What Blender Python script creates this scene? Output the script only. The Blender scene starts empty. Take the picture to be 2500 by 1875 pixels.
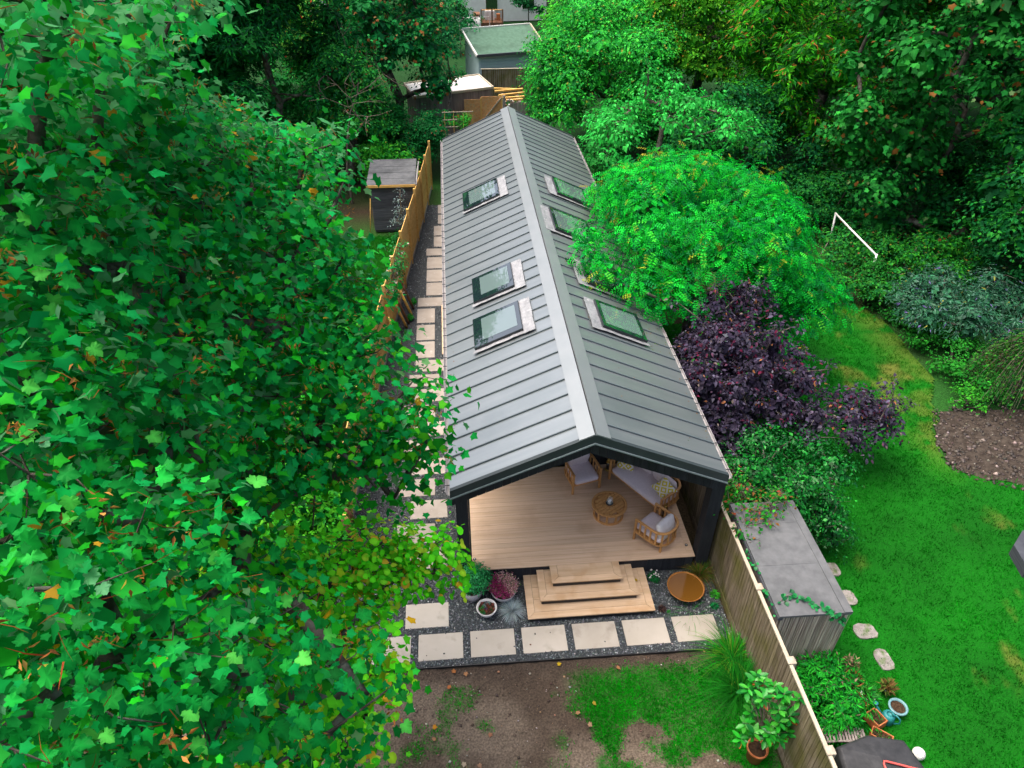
import bpy, math, random
import numpy as np
from mathutils import Vector, Matrix

# ------------------------------------------------------------------ camera, world, sun, exposure
S = bpy.context.scene
COL = S.collection
cam_d = bpy.data.cameras.new('camera')
cam_d.sensor_width = 36.0
cam_d.lens = 25.52
cam_d.clip_start = 0.1
cam_d.clip_end = 600
cam = bpy.data.objects.new('camera', cam_d)
cam.location = (1.131, -8.353, 13.034)
cam.rotation_euler = (0.9288, -0.0029, -0.0834)
COL.objects.link(cam)
S.camera = cam

SUN_AZ, SUN_EL = math.radians(-74), math.radians(70)   # bright part of the cloud: high on the left
world = bpy.data.worlds.new('World')
S.world = world
world.use_nodes = True
wn = world.node_tree.nodes
wn.clear()
sky = wn.new('ShaderNodeTexSky')
sky.sky_type = 'NISHITA'
sky.sun_disc = False
sky.sun_elevation = SUN_EL
sky.sun_rotation = SUN_AZ
sky.air_density = 0.6
sky.dust_density = 8.0
sky.ozone_density = 0.6
bg = wn.new('ShaderNodeBackground')
bg.inputs['Strength'].default_value = 0.15
wo = wn.new('ShaderNodeOutputWorld')
world.node_tree.links.new(sky.outputs[0], bg.inputs['Color'])
world.node_tree.links.new(bg.outputs[0], wo.inputs['Surface'])

sd = bpy.data.lights.new('sun', 'SUN')
sd.energy = 0.65
sd.angle = math.radians(45)
sd.color = (1.0, 0.97, 0.92)
sun = bpy.data.objects.new('sun', sd)
sdir = Vector((math.sin(SUN_AZ) * math.cos(SUN_EL), math.cos(SUN_AZ) * math.cos(SUN_EL), math.sin(SUN_EL)))
sun.rotation_euler = sdir.to_track_quat('Z', 'Y').to_euler()
sun.location = (-10, 10, 30)
COL.objects.link(sun)

S.view_settings.view_transform = 'Standard'
S.view_settings.look = 'None'
S.view_settings.exposure = 1.2
S.view_settings.gamma = 1.0
S.view_settings.use_curve_mapping = False
S.render.engine = 'CYCLES'
S.cycles.max_bounces = 8
S.cycles.diffuse_bounces = 6
S.cycles.glossy_bounces = 3
S.cycles.transmission_bounces = 4
S.cycles.transparent_max_bounces = 6
S.cycles.use_denoising = True
S.cycles.caustics_reflective = False
S.cycles.caustics_refractive = False

RNG = np.random.default_rng(11)
random.seed(5)
CAMP = np.array(cam.location)

# ------------------------------------------------------------------ helpers
def vnoise(x, y, s=0):
    xi = np.floor(x).astype(np.int64); yi = np.floor(y).astype(np.int64)
    fx = x - xi; fy = y - yi
    def h(a, b):
        n = (a * 374761393 + b * 668265263 + s * 1442695041) & 0x7fffffff
        n = (n ^ (n >> 13)) * 1274126177 & 0x7fffffff
        return ((n ^ (n >> 16)) & 0xffff) / 65535.0
    u = fx * fx * (3 - 2 * fx); v = fy * fy * (3 - 2 * fy)
    return (h(xi, yi) * (1 - u) + h(xi + 1, yi) * u) * (1 - v) + (h(xi, yi + 1) * (1 - u) + h(xi + 1, yi + 1) * u) * v

def fbm(x, y, s=0, o=4):
    x = np.asarray(x, float); y = np.asarray(y, float)
    t = 0; a = 0.5; w = 0
    for i in range(o):
        t = t + a * vnoise(x * 2 ** i, y * 2 ** i, s + i); w += a; a *= 0.55
    return t / w

def sstep(a, b, x):
    t = np.clip((x - a) / (b - a), 0, 1)
    return t * t * (3 - 2 * t)

def tag(o, label=None, cat=None, group=None, kind=None):
    if label: o['label'] = label
    if cat: o['category'] = cat
    if group: o['group'] = group
    if kind: o['kind'] = kind
    return o

def empty(name, loc, label=None, cat=None, group=None, rz=0.0):
    o = bpy.data.objects.new(name, None)
    o.empty_display_size = 0.2
    o.location = loc
    o.rotation_euler = (0, 0, rz)
    COL.objects.link(o)
    return tag(o, label, cat, group)

class MB:
    """collects boxes, beams, tubes, lathes into one mesh"""
    def __init__(s): s.v = []; s.f = []; s.smooth = []
    def add(s, vs, fs, sm=False):
        n = len(s.v); s.v += [tuple(map(float, p)) for p in vs]
        s.f += [tuple(i + n for i in f) for f in fs]; s.smooth += [sm] * len(fs); return s
    def box(s, x0, x1, y0, y1, z0, z1):
        return s.add([(x0,y0,z0),(x1,y0,z0),(x1,y1,z0),(x0,y1,z0),(x0,y0,z1),(x1,y0,z1),(x1,y1,z1),(x0,y1,z1)],
                     [(0,3,2,1),(4,5,6,7),(0,1,5,4),(1,2,6,5),(2,3,7,6),(3,0,4,7)])
    def hexa(s, b, t):
        return s.add(list(b) + list(t), [(0,3,2,1),(4,5,6,7),(0,1,5,4),(1,2,6,5),(2,3,7,6),(3,0,4,7)])
    def beam(s, a, b, w, h, up=(0,0,1)):
        a = Vector(a); b = Vector(b); d = (b - a).normalized(); u = Vector(up)
        sd_ = d.cross(u)
        if sd_.length < 1e-4: sd_ = d.cross(Vector((1,0,0)))
        sd_.normalize(); u = sd_.cross(d)
        o = [sd_ * (i * w / 2) + u * (j * h / 2) for i, j in ((-1,-1),(1,-1),(1,1),(-1,1))]
        return s.add([a + k for k in o] + [b + k for k in o], [(0,3,2,1),(4,5,6,7),(0,1,5,4),(1,2,6,5),(2,3,7,6),(3,0,4,7)])
    def tube(s, pts, rad, n=6, cap=True, closed=False):
        pts = [Vector(p) for p in pts]; m = len(pts)
        if not hasattr(rad, '__len__'): rad = [rad] * m
        vs = []; fs = []
        prev = None
        for i, p in enumerate(pts):
            if closed: d = pts[(i+1) % m] - pts[i-1]
            else: d = pts[min(i+1, m-1)] - pts[max(i-1, 0)]
            if d.length < 1e-9: d = Vector((0,0,1))
            d.normalize()
            if prev is None:
                u = d.cross(Vector((0,0,1)))
                if u.length < 0.1: u = d.cross(Vector((1,0,0)))
            else: u = prev - d * prev.dot(d)
            u.normalize(); prev = u; w = d.cross(u)
            for k in range(n):
                a = 2 * math.pi * k / n
                vs.append(p + (u * math.cos(a) + w * math.sin(a)) * rad[i])
        R = m if closed else m - 1
        for i in range(R):
            j = (i + 1) % m
            for k in range(n):
                k2 = (k + 1) % n
                fs.append((i*n+k, i*n+k2, j*n+k2, j*n+k))
        s.add(vs, fs, True)
        if cap and not closed:
            n0 = len(s.v) - m * n
            s.f += [tuple(n0 + k for k in range(n))[::-1], tuple(n0 + (m-1)*n + k for k in range(n))]; s.smooth += [False, False]
        return s
    def lathe(s, prof, c=(0,0,0), n=24, sm=True):
        vs = []; fs = []; m = len(prof)
        for r, z in prof:
            for k in range(n):
                a = 2 * math.pi * k / n
                vs.append((c[0] + r * math.cos(a), c[1] + r * math.sin(a), c[2] + z))
        for i in range(m - 1):
            for k in range(n):
                k2 = (k + 1) % n
                fs.append((i*n+k, i*n+k2, (i+1)*n+k2, (i+1)*n+k))
        return s.add(vs, fs, sm)
    def prism(s, poly, z0, z1):
        n = len(poly)
        return s.add([(p[0], p[1], z0) for p in poly] + [(p[0], p[1], z1) for p in poly],
                     [tuple(range(n))[::-1], tuple(range(n, 2*n))] + [(i, (i+1) % n, (i+1) % n + n, i + n) for i in range(n)])
    def pillow(s, c, sx, sy, sz, p=0.35, nu=20, nv=10, M=None):
        sg = lambda v, e: math.copysign(abs(v) ** e, v)
        vs = []; fs = []
        for j in range(nv + 1):
            ph = -math.pi/2 + math.pi * j / nv
            for i in range(nu):
                th = 2 * math.pi * i / nu
                q = Vector((sx * sg(math.cos(ph), .5) * sg(math.cos(th), p), sy * sg(math.cos(ph), .5) * sg(math.sin(th), p), sz * sg(math.sin(ph), .7)))
                if M is not None: q = M @ q
                vs.append((c[0]+q[0], c[1]+q[1], c[2]+q[2]))
        for j in range(nv):
            for i in range(nu):
                i2 = (i + 1) % nu
                fs.append((j*nu+i, j*nu+i2, (j+1)*nu+i2, (j+1)*nu+i))
        return s.add(vs, fs, True)
    def mesh(s, name, mat, off=(0,0,0)):
        me = bpy.data.meshes.new(name)
        o = Vector(off)
        me.from_pydata([tuple(Vector(p) - o) for p in s.v], [], s.f)
        me.polygons.foreach_set('use_smooth', s.smooth)
        if mat is not None: me.materials.append(mat)
        me.update()
        return me
    def build(s, name, mat, parent=None, local=False, bevel=0, **k):
        """world coordinates unless local; child meshes are stored relative to their parent"""
        off = (0,0,0)
        if parent is not None and not local: off = WLOC(parent)
        o = bpy.data.objects.new(name, s.mesh(name, mat, off))
        if parent is not None: o.parent = parent
        COL.objects.link(o)
        if bevel:
            b = o.modifiers.new('bevel', 'BEVEL'); b.width = bevel; b.segments = 2; b.limit_method = 'ANGLE'
        return tag(o, **k)

def WLOC(o):
    v = Vector((0,0,0))
    while o is not None:
        v = v + Vector(o.location); o = o.parent
    return v

def inst(name, me, loc, parent=None, rot=(0,0,0), sc=1.0, **k):
    o = bpy.data.objects.new(name, me)
    l = Vector(loc)
    if parent is not None:
        o.parent = parent; l = l - WLOC(parent)
    o.location = l; o.rotation_euler = rot
    o.scale = (sc,)*3 if not hasattr(sc, '__len__') else sc
    COL.objects.link(o)
    return tag(o, **k)

def copy_tree(root, loc, rz=None, **k):
    c = root.copy(); COL.objects.link(c); c.location = loc
    if rz is not None: c.rotation_euler = (0,0,rz)
    for ch in root.children:
        d = ch.copy(); COL.objects.link(d); d.parent = c
        for g in ch.children:
            e = g.copy(); COL.objects.link(e); e.parent = d
    for q in ('label', 'group'):
        if q in k: c[q] = k[q]
    return c

# ------------------------------------------------------------------ materials
def nodes(name):
    m = bpy.data.materials.new(name); m.use_nodes = True
    nt = m.node_tree; b = nt.nodes['Principled BSDF']
    return m, nt, b

def PM(name, c1, c2=None, scale=3.0, rough=0.6, spec=0.3, metal=0.0, bump=0.0, bscale=30.0, stretch=(1,1,1), rnd=0.0, detail=5.0, c3=None, s3=1.0, coat=0.0, lo=0.35, hi=0.65, t3=(.5,.7)):
    """noise-mixed Principled in world space, with optional second stain layer c3 and per-object tint"""
    m, nt, b = nodes(name); N = nt.nodes; L = nt.links
    b.inputs['Roughness'].default_value = rough
    b.inputs['Specular IOR Level'].default_value = spec
    b.inputs['Metallic'].default_value = metal
    if coat:
        b.inputs['Coat Weight'].default_value = coat; b.inputs['Coat Roughness'].default_value = 0.03
    geo = N.new('ShaderNodeNewGeometry')
    mp = N.new('ShaderNodeMapping'); mp.inputs['Scale'].default_value = stretch
    L.new(geo.outputs['Position'], mp.inputs['Vector'])
    oi = N.new('ShaderNodeObjectInfo')
    ad = N.new('ShaderNodeVectorMath'); ad.operation = 'MULTIPLY_ADD'
    cmb = N.new('ShaderNodeCombineXYZ')
    for i in range(3): L.new(oi.outputs['Random'], cmb.inputs[i])
    L.new(cmb.outputs[0], ad.inputs[0]); ad.inputs[1].default_value = (17.0, 31.0, 11.0) if rnd else (0,0,0)
    L.new(mp.outputs[0], ad.inputs[2])
    vec = ad.outputs[0]
    col = None
    if c2 is not None:
        nz = N.new('ShaderNodeTexNoise'); nz.inputs['Scale'].default_value = scale; nz.inputs['Detail'].default_value = detail
        L.new(vec, nz.inputs['Vector'])
        rp = N.new('ShaderNodeValToRGB')
        rp.color_ramp.elements[0].position = lo; rp.color_ramp.elements[1].position = hi
        rp.color_ramp.elements[0].color = (*c1, 1); rp.color_ramp.elements[1].color = (*c2, 1)
        L.new(nz.outputs['Fac'], rp.inputs['Fac']); col = rp.outputs[0]
    else:
        rgb = N.new('ShaderNodeRGB'); rgb.outputs[0].default_value = (*c1, 1); col = rgb.outputs[0]
    if c3 is not None:
        n3 = N.new('ShaderNodeTexNoise'); n3.inputs['Scale'].default_value = s3; n3.inputs['Detail'].default_value = 6
        L.new(geo.outputs['Position'], n3.inputs['Vector'])
        mr = N.new('ShaderNodeMapRange'); mr.inputs[1].default_value = t3[0]; mr.inputs[2].default_value = t3[1]
        L.new(n3.outputs['Fac'], mr.inputs[0])
        mx = N.new('ShaderNodeMix'); mx.data_type = 'RGBA'
        L.new(mr.outputs[0], mx.inputs[0]); L.new(col, mx.inputs[6]); mx.inputs[7].default_value = (*c3, 1); col = mx.outputs[2]
    if rnd:
        hv = N.new('ShaderNodeHueSaturation')
        mr2 = N.new('ShaderNodeMapRange'); mr2.inputs[3].default_value = 1 - rnd; mr2.inputs[4].default_value = 1 + rnd
        L.new(oi.outputs['Random'], mr2.inputs[0]); L.new(mr2.outputs[0], hv.inputs['Value']); L.new(col, hv.inputs['Color']); col = hv.outputs[0]
    L.new(col, b.inputs['Base Color'])
    if bump:
        nb = N.new('ShaderNodeTexNoise'); nb.inputs['Scale'].default_value = bscale; nb.inputs['Detail'].default_value = 5
        L.new(vec, nb.inputs['Vector'])
        bp = N.new('ShaderNodeBump'); bp.inputs['Strength'].default_value = bump; bp.inputs['Distance'].default_value = 0.02
        L.new(nb.outputs['Fac'], bp.inputs['Height']); L.new(bp.outputs[0], b.inputs['Normal'])
    return m

def leaf_mat(name, under=None, rough=0.5, spec=0.35, trans=0.25, tint=(1,1,1), obj=False, bump=0.0):
    """two-sided leaf: colour attribute, paler underside, some light let through"""
    m, nt, b = nodes(name); N = nt.nodes; L = nt.links
    at = N.new('ShaderNodeAttribute'); at.attribute_name = 'Col'
    col = at.outputs['Color']
    if obj:
        oi = N.new('ShaderNodeObjectInfo'); hv = N.new('ShaderNodeHueSaturation')
        mr2 = N.new('ShaderNodeMapRange'); mr2.inputs[3].default_value = 0.75; mr2.inputs[4].default_value = 1.25
        L.new(oi.outputs['Random'], mr2.inputs[0]); L.new(mr2.outputs[0], hv.inputs['Value']); L.new(col, hv.inputs['Color']); col = hv.outputs[0]
    if under is not None:
        g = N.new('ShaderNodeNewGeometry'); mx = N.new('ShaderNodeMix'); mx.data_type = 'RGBA'
        mul = N.new('ShaderNodeMix'); mul.data_type = 'RGBA'; mul.inputs[0].default_value = 0.6
        L.new(col, mul.inputs[6]); mul.inputs[7].default_value = (*under, 1)
        L.new(g.outputs['Backfacing'], mx.inputs[0]); L.new(col, mx.inputs[6]); L.new(mul.outputs[2], mx.inputs[7]); col = mx.outputs[2]
    L.new(col, b.inputs['Base Color'])
    b.inputs['Roughness'].default_value = rough
    b.inputs['Specular IOR Level'].default_value = spec
    tr = N.new('ShaderNodeBsdfTranslucent'); L.new(col, tr.inputs['Color'])
    ms = N.new('ShaderNodeMixShader'); ms.inputs[0].default_value = trans
    L.new(b.outputs[0], ms.inputs[1]); L.new(tr.outputs[0], ms.inputs[2])
    L.new(ms.outputs[0], N['Material Output'].inputs['Surface'])
    return m

def vcol_mat(name, rough=0.9, spec=0.15, bump=0.4, bscale=40, grain=0.35, gscale=25):
    m, nt, b = nodes(name); N = nt.nodes; L = nt.links
    at = N.new('ShaderNodeAttribute'); at.attribute_name = 'Col'
    geo = N.new('ShaderNodeNewGeometry')
    nz = N.new('ShaderNodeTexNoise'); nz.inputs['Scale'].default_value = gscale; nz.inputs['Detail'].default_value = 8
    L.new(geo.outputs['Position'], nz.inputs['Vector'])
    mr = N.new('ShaderNodeMapRange'); mr.inputs[1].default_value = .3; mr.inputs[2].default_value = .7; mr.inputs[3].default_value = 1 - grain; mr.inputs[4].default_value = 1 + grain
    L.new(nz.outputs['Fac'], mr.inputs[0])
    hv = N.new('ShaderNodeHueSaturation'); L.new(at.outputs['Color'], hv.inputs['Color']); L.new(mr.outputs[0], hv.inputs['Value'])
    L.new(hv.outputs[0], b.inputs['Base Color'])
    b.inputs['Roughness'].default_value = rough; b.inputs['Specular IOR Level'].default_value = spec
    if bump:
        nb = N.new('ShaderNodeTexNoise'); nb.inputs['Scale'].default_value = bscale; nb.inputs['Detail'].default_value = 6
        L.new(geo.outputs['Position'], nb.inputs['Vector'])
        bp = N.new('ShaderNodeBump'); bp.inputs['Strength'].default_value = bump; bp.inputs['Distance'].default_value = 0.05
        L.new(nb.outputs['Fac'], bp.inputs['Height']); L.new(bp.outputs[0], b.inputs['Normal'])
    return m

# ------------------------------------------------------------------ foliage
def unit(a):
    return a / np.maximum(np.linalg.norm(a, axis=-1, keepdims=True), 1e-9)

def rdir(n, rng=RNG):
    return unit(rng.normal(size=(n, 3)))

def tmpl_fan(outline, cx=0.0, cy=0.3, fold=0.25, droop=0.3, curl=0.0):
    """leaf lamina as a fan round (cx,cy); outline is the right half, base to tip"""
    h = [p for p in outline]
    pts = h + [(-x, y) for x, y in h[::-1] if abs(x) > 1e-6]
    V = [(cx, cy)] + pts
    V = np.array([(x, y, fold * abs(x) - droop * y * y - curl * x * x) for x, y in V])
    n = len(pts)
    T = np.array([(0, 1 + i, 1 + (i + 1) % n) for i in range(n)])
    return V, T

MAPLE = tmpl_fan([(0,0.02),(0.22,-0.10),(0.45,0.02),(0.39,0.19),(0.60,0.46),(0.33,0.54),(0.25,0.66),(0,0.96)], 0, .28, .22, .25, .2)
MAPLE_HI = tmpl_fan([(0,0.03),(0.10,-0.06),(0.26,-0.12),(0.36,-0.03),(0.47,0.01),(0.42,0.10),(0.39,0.19),(0.50,0.27),(0.54,0.38),(0.62,0.47),(0.47,0.49),(0.33,0.53),(0.34,0.61),(0.25,0.68),(0.21,0.80),(0.09,0.88),(0,0.98)], 0, .28, .22, .25, .2)
MAPLE_LO = tmpl_fan([(0,0),(0.42,0.0),(0.38,0.2),(0.60,0.46),(0.26,0.62),(0,0.96)], 0, .3, .22, .25, .2)
ROUND = tmpl_fan([(0,0),(0.32,0.08),(0.46,0.38),(0.36,0.74),(0,1.0)], 0, .45, .18, .2, .1)
OVAL = tmpl_fan([(0,0),(0.24,0.25),(0.27,0.55),(0,1.0)], 0, .45, .2, .25)
LANCE = (np.array([(0,0,0),(0.13,0.4,.03),(0,1,-.15),(-0.13,0.4,.03)]), np.array([(0,1,2),(0,2,3)]))
QUAD = (np.array([(0,0,0),(0.33,0.45,.08),(0,1,-.12),(-0.33,0.45,.08)]), np.array([(0,1,2),(0,2,3)]))
BLADE = (np.array([(-0.5,0,0),(0.5,0,0),(0.35,0.55,.06),(-0.35,0.55,.06),(0,1,.28)]), np.array([(0,1,2),(0,2,3),(3,2,4)]))

BLADE1 = (np.array([(-0.5,0,0),(0.5,0,0),(0,1,.25)]), np.array([(0,1,2)]))
def tmpl_pinnate(n=6):
    """feathered leaf: leaflet pairs hinged on one midrib"""
    ys = [0.0] + [0.18 + 0.68 * i / (n - 1) for i in range(n)]
    V = [(0, y, -.25*y*y) for y in ys]; T = []
    for i in range(1, n + 1):
        y = ys[i]; z = -.25*y*y; l = 0.25 - 0.05 * abs(i - n * .45) / n
        for sgn in (-1, 1):
            b = len(V); V += [(sgn*l*.5, y - .05, z + .03), (sgn*l, y + .04, z - .01), (sgn*l*.5, y + .085, z + .03)]
            T += [(i, b, b+1), (i, b+1, b+2)] if sgn > 0 else [(i, b+1, b), (i, b+2, b+1)]
        b = len(V); V += [(.012, (ys[i-1] + y) / 2, z)]; T += [(i - 1, b, i)]
    b = len(V); V += [(0.07,.98,-.22),(0,1.1,-.3),(-.07,.98,-.22)]; T += [(n, b, b+1), (n, b+1, b+2)]
    return np.array(V), np.array(T)
PINNATE = tmpl_pinnate(4)

def basis(nrm, tip):
    z = unit(nrm); y = tip - (tip * z).sum(1, keepdims=True) * z
    bad = np.linalg.norm(y, axis=1) < 1e-4
    y[bad] = np.array([0.3, .8, .1]); y = unit(y - (y * z).sum(1, keepdims=True) * z)
    x = np.cross(y, z)
    return x, y, z

def tris_mesh(name, V, T, C, mat, smooth=False):
    me = bpy.data.meshes.new(name)
    nv, nt = len(V), len(T)
    me.vertices.add(nv); me.vertices.foreach_set('co', np.ascontiguousarray(V, np.float32).ravel())
    me.loops.add(nt * 3); me.loops.foreach_set('vertex_index', np.ascontiguousarray(T, np.int32).ravel())
    me.polygons.add(nt); me.polygons.foreach_set('loop_start', np.arange(0, nt * 3, 3, dtype=np.int32))
    me.polygons.foreach_set('loop_total', np.full(nt, 3, np.int32))
    if smooth: me.polygons.foreach_set('use_smooth', np.ones(nt, bool))
    if C is not None:
        a = me.color_attributes.new('Col', 'FLOAT_COLOR', 'POINT')
        c4 = np.ones((nv, 4), np.float32); c4[:, :3] = C
        a.data.foreach_set('color', c4.ravel())
    me.materials.append(mat)
    me.update(calc_edges=True)
    me.validate()
    return me

def scatter(tm, pos, nrm, tip, size, col, wid=None, jit=0.15, rng=RNG):
    V0, T0 = tm; n = len(pos); m = len(V0)
    x, y, z = basis(nrm, tip)
    size = np.broadcast_to(size, (n,))
    w = size if wid is None else np.broadcast_to(wid, (n,))
    zz = V0[None, :, 2] * (1 + jit * 3 * rng.normal(size=(n, 1)))
    V = pos[:, None] + (x[:, None] * V0[None, :, 0:1]) * w[:, None, None] + (y[:, None] * V0[None, :, 1:2]) * size[:, None, None] + (z[:, None] * zz[..., None]) * size[:, None, None]
    T = T0[None] + (np.arange(n) * m)[:, None, None]
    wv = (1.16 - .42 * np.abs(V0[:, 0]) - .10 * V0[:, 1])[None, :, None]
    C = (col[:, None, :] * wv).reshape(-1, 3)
    return V.reshape(-1, 3), T.reshape(-1, 3), C

def join(parts):
    V = []; T = []; C = []; o = 0
    for v, t, c in parts:
        V.append(v); T.append(t + o); C.append(c); o += len(v)
    return np.concatenate(V), np.concatenate(T), np.concatenate(C)

def pal(n, cols, w=None, var=0.18, rng=RNG):
    cols = np.array(cols, float); w = None if w is None else np.array(w, float) / np.sum(w)
    c = cols[rng.choice(len(cols), n, p=w)]
    return np.clip(c * (1 + var * rng.normal(size=(n, 1))) * (1 + .06 * rng.normal(size=(n, 3))), 0.0005, 1)

def crown(clusters, tips, per, rng=RNG, shell=0.55, up=0.35, spread=0.16, upn=0.9, out=0.7, droop=0.35, low=-0.5, rnd=0.45):
    """clusters: (x,y,z,rx,ry,rz). Twig tips spread through each; a spray of leaves round each tip.
    returns leaf position, normal, tip direction, twig-tip points"""
    P = []; Nn = []; Tp = []; TT = []; cid = []
    for ci, c in enumerate(clusters):
        c = np.array(c, float); r = c[3:6]
        nt = max(3, int(round(tips * (r[0] * r[1] * r[2]) ** (2/3))))
        d = rdir(nt * 3, rng); d = d[d[:, 2] > low][:nt]; n2 = len(d)
        rad = shell + (1.0 - shell) * rng.random((n2, 1)) ** 0.7
        # uneven outline
        rad *= (0.82 + 0.36 * rng.random((n2, 1)))
        t = c[:3] + d * rad * r
        TT.append(t)
        k = per
        dd = rdir(n2 * k, rng); dd[:, 2] *= 0.45
        o = np.repeat(unit(d * np.array([1,1,.6])), k, 0)
        pos = np.repeat(t, k, 0) + dd * spread * (0.35 + rng.random((n2 * k, 1)))
        nn = unit(np.array([0,0,1]) * upn + o * out + rnd * rng.normal(size=(n2*k, 3)))
        tp = unit(dd + o * .5 + np.array([0,0,-droop]))
        P.append(pos); Nn.append(nn); Tp.append(tp); cid += [ci] * (n2 * k)
    return np.concatenate(P), np.concatenate(Nn), np.concatenate(Tp), TT, np.array(cid)

def limbs(mb, trunk, targets, r0, r1=0.012, n=6, sag=0.12, rng=RNG, step=0.6):
    """trunk: list of points; each target is joined to the nearest lower node. Pipe-model radii."""
    nodes_ = [np.array(p, float) for p in trunk]; par = [-1] + list(range(len(trunk) - 1))
    base = nodes_[0]
    tg = sorted([np.array(t[:3], float) for t in targets], key=lambda t: np.linalg.norm((t - base) * [1, 1, .5]))
    leafn = []
    for t in tg:
        A = np.array(nodes_)
        d = np.linalg.norm(A - t, axis=1) + np.where(A[:, 2] > t[2] - .05, 1.2 * (A[:, 2] - t[2] + .3), 0)
        i = int(np.argmin(d)); a = A[i]; L = np.linalg.norm(t - a); m = max(1, int(L / step))
        pi = i
        perp = rng.normal(size=3) * .07 * L
        for q in range(1, m + 1):
            f = q / m
            p = a + (t - a) * f + np.array([0, 0, sag * L * math.sin(math.pi * f)]) + perp * math.sin(math.pi * f) + (rng.normal(size=3) * .03 if q < m else 0)
            nodes_.append(p); par.append(pi); pi = len(nodes_) - 1
        leafn.append(pi)
    w = np.zeros(len(nodes_))
    for l in leafn:
        i = l
        while i >= 0: w[i] += 1; i = par[i]
    w = np.maximum(w, 1); R = r1 + (r0 - r1) * (w / w.max()) ** 0.5
    ch = {}
    for i, p in enumerate(par):
        if p >= 0: ch.setdefault(p, []).append(i)
    stack = [0]; starts = [(0, None)]
    while starts:
        i, prevn = starts.pop()
        pts = [nodes_[prevn]] if prevn is not None else []; rr = [R[i]] if prevn is not None else []
        while True:
            pts.append(nodes_[i]); rr.append(R[i])
            c = ch.get(i, [])
            if not c: break
            c = sorted(c, key=lambda k: -w[k])
            for k in c[1:]: starts.append((k, i))
            i = c[0]
        if len(pts) > 1:
            rr[-1] = min(rr[-1], r1 * 0.6)
            mb.tube(pts, rr, n)
    return R

def twigs(mb, centers, TT, r=0.006, frac=0.5, rng=RNG):
    for c, t in zip(centers, TT):
        c = np.array(c[:3])
        for p in t:
            if rng.random() > frac: continue
            mid = (c + p) / 2 + rng.normal(size=3) * .06
            mb.tube([c, mid, p], [r * 1.6, r * 1.2, r * .5], 3, cap=False)

# ------------------------------------------------------------------ material library
M = {}
M['roof'] = PM('roof_metal', (.275,.315,.325), (.31,.347,.357), 1.2, rough=.30, spec=.6, metal=.65, bump=.10, bscale=2.2, stretch=(.35,5,.35), rnd=.035, c3=(.25,.29,.30), s3=.8)
M['rib'] = PM('shaded_seam_metal', (.10,.13,.14), rough=.5, spec=.4)  # darker than the sheets: shade on the seam sides put into the colour
M['cap'] = PM('ridge_metal', (.31,.345,.35), (.34,.37,.375), 2, rough=.36, spec=.6, metal=.6, bump=.05, bscale=3)
M['barge'] = PM('barge_metal', (.030,.043,.047), (.038,.052,.056), 3, rough=.5, spec=.4)
M['trim'] = PM('drip_trim', (.20,.25,.26), rough=.4, spec=.5)
M['clad'] = PM('charcoal_cladding', (.018,.021,.027), (.028,.032,.038), 4, rough=.75, spec=.25, stretch=(6,6,.6), bump=.25, bscale=30, rnd=.25)
M['gutter'] = PM('gutter_plastic', (.36,.35,.35), (.27,.26,.26), 8, rough=.5, spec=.4)
M['deck'] = PM('deck_composite', (.60,.425,.275), (.70,.52,.36), 2.4, rough=.62, spec=.3, stretch=(.28,9,1), rnd=.07, bump=.12, bscale=20, c3=(.53,.36,.225), s3=1.6, t3=(.55,.8))
M['step'] = PM('step_composite', (.53,.37,.225), (.65,.475,.31), 2.0, rough=.6, spec=.3, stretch=(.5,5,1), rnd=.06, bump=.12, bscale=20, c3=(.48,.295,.15), s3=2.2, t3=(.5,.75))
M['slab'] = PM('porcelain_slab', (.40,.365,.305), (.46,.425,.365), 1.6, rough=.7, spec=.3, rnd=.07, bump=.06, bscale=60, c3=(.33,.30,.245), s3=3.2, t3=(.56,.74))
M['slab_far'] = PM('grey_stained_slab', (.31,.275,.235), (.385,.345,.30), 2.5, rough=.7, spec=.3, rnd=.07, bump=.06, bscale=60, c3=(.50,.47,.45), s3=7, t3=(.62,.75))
M['black'] = PM('black_metal', (.012,.014,.016), rough=.4, spec=.5)
M['frame'] = PM('window_frame', (.018,.024,.028), rough=.35, spec=.5)
M['lead'] = PM('lead_flashing', (.23,.24,.25), (.31,.32,.33), 5, rough=.5, spec=.5, metal=.2, stretch=(1,1,1), bump=.9, bscale=9, c3=(.38,.39,.40), s3=9, t3=(.55,.7))
M['teak'] = PM('teak', (.44,.215,.068), (.55,.295,.11), 5, rough=.5, spec=.35, stretch=(4,4,12), rnd=.12, bump=.1, bscale=40)
M['fabric'] = PM('lilac_grey_fabric', (.64,.56,.58), (.70,.62,.64), 30, rough=.95, spec=.1, bump=.25, bscale=220)
M['whitefab'] = PM('white_fabric', (.66,.63,.63), (.74,.72,.72), 8, rough=.95, spec=.1, bump=.3, bscale=90)
M['fence'] = PM('weathered_fence', (.145,.115,.075), (.26,.215,.155), 3, rough=.9, spec=.1, stretch=(2,9,.7), rnd=.22, bump=.3, bscale=25, c3=(.12,.115,.035), s3=1.6, t3=(.42,.7))
M['fencecap'] = PM('pale_rail', (.44,.38,.28), (.52,.46,.36), 5, rough=.85, spec=.15, stretch=(6,1,6), bump=.2, bscale=30)
M['newwood'] = PM('new_pine', (.66,.385,.10), (.80,.51,.17), 3, rough=.8, spec=.2, stretch=(1.5,1.5,7), rnd=.14, bump=.2, bscale=25)
M['felt'] = PM('shed_felt', (.115,.122,.127), (.15,.157,.162), 6, rough=.95, spec=.12, bump=.4, bscale=160, c3=(.08,.086,.09), s3=1.3)
M['felt_dark'] = PM('old_shed_felt', (.026,.028,.031), (.045,.047,.05), 5, rough=.95, spec=.1, bump=.4, bscale=120, c3=(.10,.085,.06), s3=7, t3=(.6,.75))
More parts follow.
